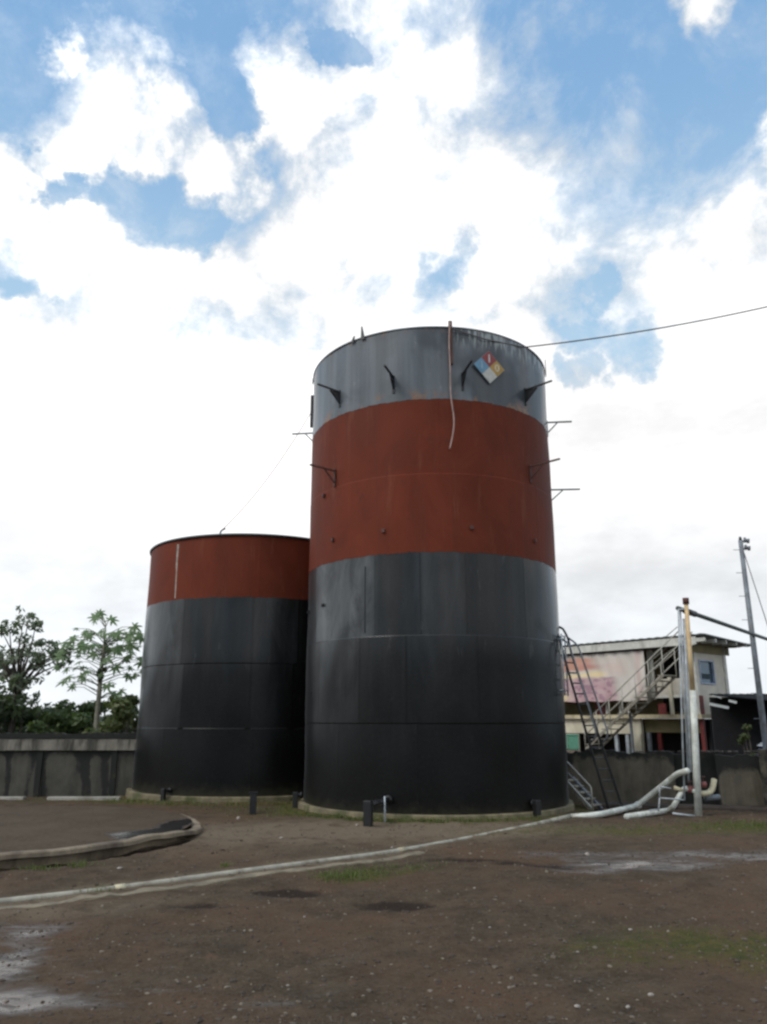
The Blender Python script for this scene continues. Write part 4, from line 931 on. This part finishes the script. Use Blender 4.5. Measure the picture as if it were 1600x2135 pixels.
# banner: a printed tarp, faded
bx0, bx1 = -9.0, fac(1360, 1400)[0]; bz1, bz0 = ZR - .12, fac(1360, 1462)[1]
xg0 = fac(1178, 1400)[0]
NU, NV = 150, 60; vs = []; cols = []
def blend(c, k, t): return [c[i] * (1 - t) + k[i] * t for i in range(3)]
def sst(x, a, b): t = min(max((x - a) / (b - a), 0), 1); return t * t * (3 - 2 * t)
for j in range(NV + 1):
    for i in range(NU + 1):
        x = bx0 + (bx1 - bx0) * i / NU; v = j / NV; u = (x - xg0) / (bx1 - xg0); z = bz0 + (bz1 - bz0) * v
        u2 = u + .10 * float(fbm(np.array(u * 5 + 2), np.array(v * 5), 3) - .5); v2 = v + .10 * float(fbm(np.array(u * 5 + 9), np.array(v * 5 + 4), 3) - .5)
        c = [.40, .365, .32]
        c = blend(c, (.36, .17, .12), (1 - sst(u2, .35, .52)) * sst(v2, .60, .66) * (1 - sst(v2, .86, .95)))
        c = blend(c, (.30, .11, .09), math.exp(-((u2 - .38) / .12) ** 2 - ((v2 - .70) / .06) ** 2) * .8)
        c = blend(c, (.56, .43, .22), math.exp(-((v2 - .52 - .09 * (u2 - .3)) / (.035 + .06 * u2)) ** 2) * (1 - sst(u2, .48, .62)))
        lowp = (1 - sst(v2, .44, .50)) * (1 - sst(u2, .62, .74)); c = blend(c, (.30, .16, .18), lowp * (.55 + .45 * float(fbm(np.array(u * 14), np.array(v * 14), 3))))
        c = blend(c, (.16, .07, .11), lowp * sst(float(fbm(np.array(u * 20 + 7), np.array(v * 16), 3)), .5, .62) * .7)
        c = blend(c, (.42, .31, .27), sst(u2, .5, .6) * (1 - sst(u2, .7, .85)) * sst(v2, .4, .7) * (1 - sst(v2, .7, .9)) * .7)
        c = blend(c, (.36, .24, .22), math.exp(-((u - .93) / .03) ** 2) * .7)
        c = blend(c, (.26, .21, .19), sst(v, .93, .99) * .7 * (1 - sst(u, .4, .6)))
        c = blend(c, (.55, .45, .22), math.exp(-((u2 - .03) / .08) ** 2 - ((v2 - .10) / .10) ** 2))
        vs.append((x, -.42 + .035 * math.sin(x * 5) * (1 - abs(2 * v - 1)) + .02 * math.sin(x * 13 + z * 4), z + .02 * math.sin(x * 6.0) * (v < .02))); cols.append((*c, 1))
bmat, n, p = material('faded_print'); n.put(p.inputs['Base Color'], n.attr('print', 'Color')); p.inputs['Roughness'].default_value = .55
cols = [tuple(min(q_ ** .86 * 1.42, .86) for q_ in c_[:3]) + (1,) for c_ in cols]
bn = MB().add(vs, [(j * (NU + 1) + i, j * (NU + 1) + i + 1, (j + 1) * (NU + 1) + i + 1, (j + 1) * (NU + 1) + i) for j in range(NV) for i in range(NU)])
ban = thing('printed_banner', Cc + fx * bx1 + fy * -.42, 'large faded pink and cream printed tarp hung across the balcony', 'banner', RZ)
WM[ban] = WM[bd]; b_o = bn.build('tarp', bmat, None); b_o.parent = ban; b_o.location = (-bx1, .42, 0); WM[b_o] = WM[bd]
so_ = b_o.modifiers.new('thick', 'SOLIDIFY'); so_.thickness = .004
b_o.data.polygons.foreach_set('use_smooth', [True] * len(b_o.data.polygons))
ca_ = b_o.data.color_attributes.new('print', 'FLOAT_COLOR', 'POINT'); ca_.data.foreach_set('color', np.array(cols, np.float32).ravel())
hm = MB().box((bx0 / 2 + bx1 / 2 - bx1, 0, bz1 + .01), (bx1 - bx0, .03, .03)).build('hem_pole', M['trim'], None); hm.parent = ban

# outdoor stair up to the balcony
stx0, stz0 = fac(1236, 1562, -1.0); stx1, stz1 = fac(1398, 1408, -1.0)
stz0 = max(stz0, 0)
sr = thing('outdoor_staircase', Cc + fx * stx0 + fy * -1.0, 'steep metal staircase with pale rails climbing to the balcony of the building', 'staircase', RZ)
def stb(mb, name, mat, smooth=False):
    o = mb.build(name, mat, None, smooth); o.parent = sr; o.location = (-stx0, 1.0, 0); return o
dirv = Vector((stx1 - stx0, 0, stz1 - stz0))
for yy in (-1.4, -.6): stb(MB().bar((stx0, yy, stz0), Vector((stx0, yy, stz0)) + dirv, .03, .08), 'stringer', M['stairs'])
for i in range(14):
    q = Vector((stx0, -1.0, stz0 + .08)) + dirv * ((i + .5) / 14); stb(MB().box(q, (.26, .74, .03)), 'tread', M['stairs'])
for yy in (-1.4, -.6):
    for k_, hh in enumerate((.45, .85)):
        stb(MB().tube([Vector((stx0, yy, stz0 + hh)), Vector((stx0, yy, stz0 + hh)) + dirv * 1.22], .020, 6), 'handrail', M['rail'], True)
    for i in range(7):
        q = Vector((stx0, yy, stz0)) + dirv * (i / 6); stb(MB().tube([q, q + Vector((0, 0, .87))], .017, 6), 'baluster', M['rail'], True)
for i in range(5):                                        # slanted bars closing the stair head
    q = Vector((fac(1364, 1398 - i * 12, -.3)[0], -.33, fac(1364, 1398 - i * 12, -.3)[1])); stb(MB().tube([q, q + Vector((.95, 0, .62))], .018, 6), 'screen_bar', M['rail'], True)
lg = Vector((stx0, -1.0, stz0)) + dirv * .5
stb(MB().bar(Vector((lg.x, -1.0, -.3)), Vector((lg.x, -1.0, lg.z)), .07, .07), 'support_post', M['grey_steel'])

# mint container
mc = at(1197, 1548, 21.0); q0 = at(1184, 1534, 21.0); q1 = at(1209, 1564, 21.0)
mt_ = thing('plastic_container', (mc.x, 21, -.3), 'mint green box-shaped plastic container just right of the tall tank behind the wall', 'container')
MB().box((mc.x, 21.2, (q0.z + q1.z) / 2), (q1.x - q0.x, .35, q0.z - q1.z)).build('tub', M['mint'], mt_, bevel=.03)
MB().box((mc.x, 21.2, q0.z + .015), (q1.x - q0.x + .03, .38, .03)).build('lid', M['mint'], mt_, bevel=.01)
MB().box((mc.x, 21.2, (q1.z - .5) / 2 - .15), (q1.x - q0.x + .1, .4, q1.z + .2 + .2)).build('stand', M['dark_steel'], mt_)

# ---------------------------------------------------------------- open shed on the far right
YS = 21.5
sx0 = at(1492, 1440, YS + 4).x - .25; zr = at(1540, 1438, YS).z
sh = thing('open_shed', (sx0 + 2, YS + 1, -.4), 'open shed with a dark sheet roof and dark inside at the far right', 'shed')
vs = []; NC = 60
for i in range(NC + 1):
    x = sx0 + 7 * i / NC; wv = .025 * (i % 2)
    vs += [(x, YS, zr - .28 + wv), (x, YS + 4, zr + wv), (x, YS, zr - .31 + wv), (x, YS + 4, zr - .03 + wv)]
MB().add(vs, [f for i in range(NC) for k in (i * 4,) for f in ((k, k + 4, k + 5, k + 1), (k + 2, k + 3, k + 7, k + 6), (k, k + 2, k + 6, k + 4))]).build('roof', M['dark_roof'], sh)
for x in (sx0 + .3, sx0 + 3.2, sx0 + 6): MB().box((x, YS + .2, (zr - .3) / 2 - .25), (.1, .1, zr + .2)).build('post', M['dark_steel'], sh)
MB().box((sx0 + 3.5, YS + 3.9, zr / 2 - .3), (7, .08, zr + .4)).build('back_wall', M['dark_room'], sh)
MB().box((sx0 + 3.2, YS + 3.0, .2), (6.2, .1, .10)).build('cross_rail', M['dark_steel'], sh)
for (a, b, r) in (((1486, 1450), (1505, 1456), .012), ((1480, 1468), (1520, 1476), .035), ((1520, 1461), (1537, 1465), .03)):
    MB().bar(at(*a, YS - .15), at(*b, YS - .25), .05, r * 2).build('roof_gap_light', M['white'], sh)  # white bars stand in for daylight through gaps between the roof sheets
# vehicle just showing over the wall
cv = at(1640, 1600, 19.2); cz = g(cv.x, 19.2)
car = thing('parked_car', (cv.x, 19.6, cz), 'white car whose curved roof just shows over the wall at the right edge', 'car')
def prof_extrude(pr, y0, y1): n_ = len(pr); return MB().add([(x, y0, z) for x, z in pr] + [(x, y1, z) for x, z in pr], [tuple(range(n_)), tuple(range(2 * n_ - 1, n_ - 1, -1))] + [(i, n_ + i, n_ + (i + 1) % n_, (i + 1) % n_) for i in range(n_)])
x0 = at(1579, 1556, 20.8).x; ztp = at(1600, 1548, 19.4).z; cx0 = x0 - 1.0
MB_ = prof_extrude([(cx0, cz + .25), (cx0 - .05, cz + .6), (cx0 + .1, cz + .80), (x0 - .1, cz + .88), (x0 + 2.6, cz + .9), (x0 + 3.1, cz + .8), (x0 + 3.2, cz + .3)], 19.2, 20.8); body = MB_.build('body', M['carwhite'], car, bevel=.05)
roofz = ztp
prof_extrude([(x0 - .02, roofz - .13), (x0 + .12, roofz - .04), (x0 + .4, roofz), (x0 + 1.6, roofz + .02), (x0 + 2.2, roofz - .08), (x0 + 2.25, roofz - .14), (x0 + 1.6, roofz - .05), (x0 + .4, roofz - .06)], 19.2, 20.8).build('roof', M['carwhite'], car, bevel=.02)
prof_extrude([(x0 - .12, cz + .88), (x0 + .05, roofz - .10), (x0 + .4, roofz - .062), (x0 + 1.6, roofz - .052), (x0 + 2.2, roofz - .14), (x0 + 2.45, cz + .9)], 19.25, 20.75).build('window_glass', simple('car_glass', (.02, .025, .06), .08, bmp=0), car)
for xx in (cx0 + .65, x0 + 2.4):
    for yy in (19.22, 20.6):
        MB().tube([(xx, yy - .02, cz + .3), (xx, yy + .18, cz + .3)], .3, 20).build('wheel', M['rubber'], car, True)

# ---------------------------------------------------------------- mast
mt0 = at(1597, 1560, 20.0); mtop = at(1546, 1127, 20.0); mx = (mt0.x + mtop.x) / 2
mast = thing('utility_mast', (mx, 20, -.4), 'slender grey utility mast with insulators on top at the right edge', 'mast')
MB().tube([(mx, 20, -.5), (mx, 20, mtop.z)], [.085, .058], 12).build('pole', M['grey_steel'], mast, True)
for z in np.arange(1.0, mtop.z, .62): MB().bar((mx - .22, 20, z), (mx + .02, 20, z), .014, .014).build('step_bolt', M['grey_steel'], mast)
for z, r in ((mtop.z - .02, .05), (mtop.z - .22, .07)):
    MB().tube([(mx + .02, 20, z), (mx + .22, 20, z + .02)], .018, 6).tube([(mx + .12, 20, z - .03), (mx + .12, 20, z + .10)], [.05, .03], 8).tube([(mx + .20, 20, z - .05), (mx + .20, 20, z + .06)], [.035, .05], 8).build('insulator', M['grey_steel'], mast, True)
MB().tube([(mx, 20, mtop.z), (mx, 20, mtop.z + .10)], [.05, .03], 8).build('cap', M['dark_steel'], mast, True)
gy = at(1592, 1275, 19.6); MB().tube([(mx + .06, 20, mtop.z - .35), gy, gy + (gy - Vector((mx + .06, 20, mtop.z - .35))) * 1.8], .012, 5).build('guy_wire', M['cable'], mast, True)

# ---------------------------------------------------------------- vegetation
def leafcloud(mb, c, rad, cnt, size, flat_=.6, q=rnd):
    for _ in range(cnt):
        while True:
            v = Vector((q.uniform(-1, 1), q.uniform(-1, 1), q.uniform(-1, 1)))
            if .25 < v.length < 1: break
        pos = Vector(c) + Vector((v.x * rad[0], v.y * rad[1], v.z * rad[2])); s = size * q.uniform(.6, 1.4)
        nrm = (v.normalized() + Vector((q.uniform(-1, 1), q.uniform(-1, 1), q.uniform(-.3, 1.2)))).normalized()
        t = nrm.orthogonal().normalized(); t = Matrix.Rotation(q.uniform(0, 6.28), 3, nrm) @ t; b = nrm.cross(t)
        mb.add([pos - t * s, pos + b * s * .42, pos + t * s, pos - b * s * .42], [(0, 1, 2, 3)])
def bush(px0, px1, pytop, Y, depth, mat, label, name='bush', group='bushes behind the left wall', n_cl=26, leaf=.10, per=150, zb=-.5, seed=1):
    q = random.Random(seed); a = at(px0, 1500, Y); b = at(px1, 1500, Y); zt = at((px0 + px1) / 2, pytop, Y).z; w2 = (b.x - a.x) / 2; cx = (a.x + b.x) / 2
    o = thing(name, (cx, Y, zb), label, 'bush', group=group)
    stem = MB()
    cr = MB()
    for i in range(n_cl):
        u = q.uniform(-1, 1); v = q.uniform(-1, 1); hh = zb + (zt - zb) * q.uniform(.15, 1.0) * math.sqrt(max(0, 1 - .55 * u * u))
        rr = min(w2, (zt - zb) * .4) * q.uniform(.22, .42); c = (cx + u * w2 * .85, Y + v * depth, min(hh, zt - rr * .6)); leafcloud(cr, c, (rr * 1.15, rr, rr * .8), per, leaf, q=q)
        stem.tube([(cx + u * w2 * .3, Y, zb), ((cx + u * w2 * .6), Y + v * depth * .5, (zb + c[2]) / 2), c], [.04, .03, .012], 5)
    cr.build('crown', mat, o); stem.build('stem', M['bark'], o, True)
bush(-60, 108, 1436, 25.5, 1.2, M['leaf_dark'], 'dark rounded bush at the far left behind the wall', n_cl=40, seed=11, leaf=.12)
bush(60, 160, 1462, 24.5, 1.0, M['leaf_mid'], 'low dark green bush between the left tree and the papaya', n_cl=26, seed=12)
bush(128, 232, 1462, 25.5, 1.0, M['leaf_mid'], 'mid green bush directly behind the papaya trunk', n_cl=26, seed=13)
bush(200, 300, 1450, 24.2, 1.0, M['leaf_olive'], 'brighter olive green bush next to the black tank', n_cl=28, seed=14)
bush(-40, 300, 1478, 28.5, 1.0, M['leaf_dark'], 'long low hedge filling in behind the other bushes', n_cl=60, seed=15, leaf=.14)
bush(230, 330, 1462, 27.0, 1.0, M['leaf_dark'], 'dark bush partly hidden behind the short tank', n_cl=24, seed=16)
bush(1535, 1590, 1512, 20.9, .3, M['leaf_olive'], 'small olive green shrub inside the dark shed', group=None, n_cl=10, seed=17, leaf=.06, per=90, zb=-.3)
bush(1560, 1700, 1432, 34, 1.0, M['leaf_olive'], 'pale bushy treetop behind the shed roof', group=None, n_cl=20, seed=18, leaf=.12, per=80)

def tube_br(mb, a, b, r0, r1, q, n_=5, wob=.06):
    a, b = Vector(a), Vector(b); pts = [a.lerp(b, i / n_) + (Vector((q.uniform(-1, 1), q.uniform(-1, 1), q.uniform(-1, 1))) * wob * (b - a).length if 0 < i < n_ else Vector()) for i in range(n_ + 1)]
    mb.tube(pts, [r0 + (r1 - r0) * i / n_ for i in range(n_ + 1)], 6); return pts
# papaya: pale trunk, long petioles, lobed leaves
def palmate(mb, c, nrm, heading, s, q):
    nrm = nrm.normalized(); t = (heading - nrm * heading.dot(nrm)).normalized(); b = nrm.cross(t)
    L = 7; pts = [Vector(c)]
    for i in range(L):
        a = -2.35 + 4.7 * i / (L - 1); ln = s * (1.0 - .30 * abs(a) / 2.35) * q.uniform(.85, 1.1)
        for da, k in ((-.30, .42), (-.13, .78), (0, 1.0), (.13, .78)):
            rr = ln * k; pts.append(Vector(c) + (t * math.cos(a + da) + b * math.sin(a + da)) * rr - nrm * (rr * rr / s) * .38)
    n_ = len(pts); mb.add(pts, [(0, i, i + 1) for i in range(1, n_ - 1)])
q = random.Random(5); YP = 24.0
pbs = at(203, 1600, YP); ptp = at(212, 1388, YP)
pap = thing('papaya_tree', (pbs.x, YP, -.6), 'slender papaya tree with a pale trunk and lobed leaves behind the left wall', 'tree')
tr = MB(); base_p = Vector((ptp.x - .05, YP, -.6)); top_p = Vector((ptp.x, YP, ptp.z))
tr.tube([base_p, base_p.lerp(top_p, .5) + Vector((.04, 0, 0)), top_p, Vector((ptp.x + .02, YP, at(212, 1330, YP).z)), Vector((ptp.x, YP, at(212, 1298, YP).z))], [.11, .085, .06, .03, .015], 10)
tr.build('trunk', M['trunk'], pap, True)
pet = MB(); lv = MB()
targets = [(208, 1287), (228, 1293), (197, 1290), (245, 1312), (178, 1318), (170, 1312), (155, 1330), (140, 1345), (150, 1350), (165, 1340), (176, 1352), (138, 1362), (125, 1368), (225, 1345), (236, 1350), (200, 1345), (245, 1360), (262, 1345), (275, 1325), (283, 1310), (290, 1320), (292, 1345), (280, 1350), (270, 1360), (258, 1372), (285, 1368), (245, 1385), (262, 1390), (222, 1370), (198, 1362), (180, 1395), (160, 1400), (140, 1412), (125, 1418), (150, 1425), (205, 1402), (232, 1425), (250, 1440), (270, 1410), (280, 1405), (236, 1452), (255, 1455), (295, 1380), (268, 1335), (190, 1330), (250, 1340), (213, 1320), (185, 1345), (160, 1375), (230, 1320), (262, 1325), (252, 1370), (215, 1360), (290, 1395), (172, 1412), (240, 1330), (132, 1395), (205, 1318), (285, 1335)]
for (x_, y_) in targets + targets[::2]:
    dy = q.uniform(-.9, .9); c = at(x_ + q.gauss(0, 5), y_ + q.gauss(0, 5), YP + dy); src = Vector((ptp.x, YP, max(min(c.z - .25, at(212, 1300, YP).z), ptp.z - 1.0)))
    pet.tube([src, src.lerp(c, .6) + Vector((0, 0, .10)), c], [.014, .010, .007], 5)
    hd = (c - src); hd.z = 0; hd = hd + Vector((q.uniform(-.3, .3), q.uniform(-.3, .3), 0)); hd.normalize() if hd.length > .01 else None
    palmate(lv, c, Vector((q.uniform(-.6, .6), q.uniform(-1.5, -.3), .8)), hd + Vector((.01, 0, -.3)), q.uniform(.15, .38), q)
lv.build('leaves', M['leaf_papaya'], pap); pet.build('leaf_stalks', M['leaf_olive'], pap)
fr = MB()
for i in range(7):
    a = q.uniform(0, 6.28); z = ptp.z - .1 - .06 * i; c = Vector((ptp.x + .12 * math.cos(a), YP + .12 * math.sin(a), z)); fr.tube([c + Vector((0, 0, .09)), c + Vector((0, 0, .03)), c - Vector((0, 0, .05)), c - Vector((0, 0, .1))], [.01, .065, .07, .01], 8)
fr.build('fruit_cluster', M['leaf_dark'], pap, True)
# ragged tree at the left edge
q = random.Random(9); YT = 24.8
lt = thing('ragged_tree', (at(15, 1500, YT).x, YT, -.6), 'ragged dark tree with drooping leaf clumps at the left edge of the photo', 'tree')
wd = MB(); lf = MB(); b0 = Vector((at(18, 1500, YT).x, YT, -.6)); f1 = at(38, 1425, YT)
tube_br(wd, b0, f1, .12, .07, q, 5, .02)
ends = [(60, 1288, .30), (48, 1300, .24), (75, 1302, .20), (20, 1312, .22), (5, 1318, .2), (58, 1335, .34), (62, 1350, .32), (45, 1362, .34), (36, 1372, .3), (10, 1385, .3), (2, 1378, .3), (22, 1378, .26), (100, 1345, .26), (92, 1360, .30), (82, 1382, .30), (75, 1390, .25), (118, 1362, .22), (133, 1370, .20), (128, 1385, .15), (20, 1405, .28), (-10, 1400, .35), (-20, 1350, .4), (55, 1418, .26), (48, 1430, .3), (5, 1425, .28), (-30, 1310, .3), (140, 1362, .14)]
for (x_, y_, r) in ends:
    c = at(x_, y_, YT + q.uniform(-.8, .8)); m_ = f1.lerp(c, .5) + Vector((q.uniform(-.15, .15), 0, .1)); wd.tube([f1 - Vector((0, 0, q.uniform(0, .4))), m_, c], [.045, .028, .010], 5)
    leafcloud(lf, c, (r * 1.15, r, r * .62), int(10 + r * 85), .095, q=q)
    for _ in range(3):
        c2 = c + Vector((q.uniform(-r, r) * 1.5, q.uniform(-r, r), q.uniform(-r, r))); leafcloud(lf, c2, (r * .6, r * .6, r * .35), 11, .095, q=q)
wd.build('trunk', M['bark'], lt, True); lf.build('crown', leaf_mat('grey_green_leaf', (.13, .165, .11), (.22, .25, .18)), lt)
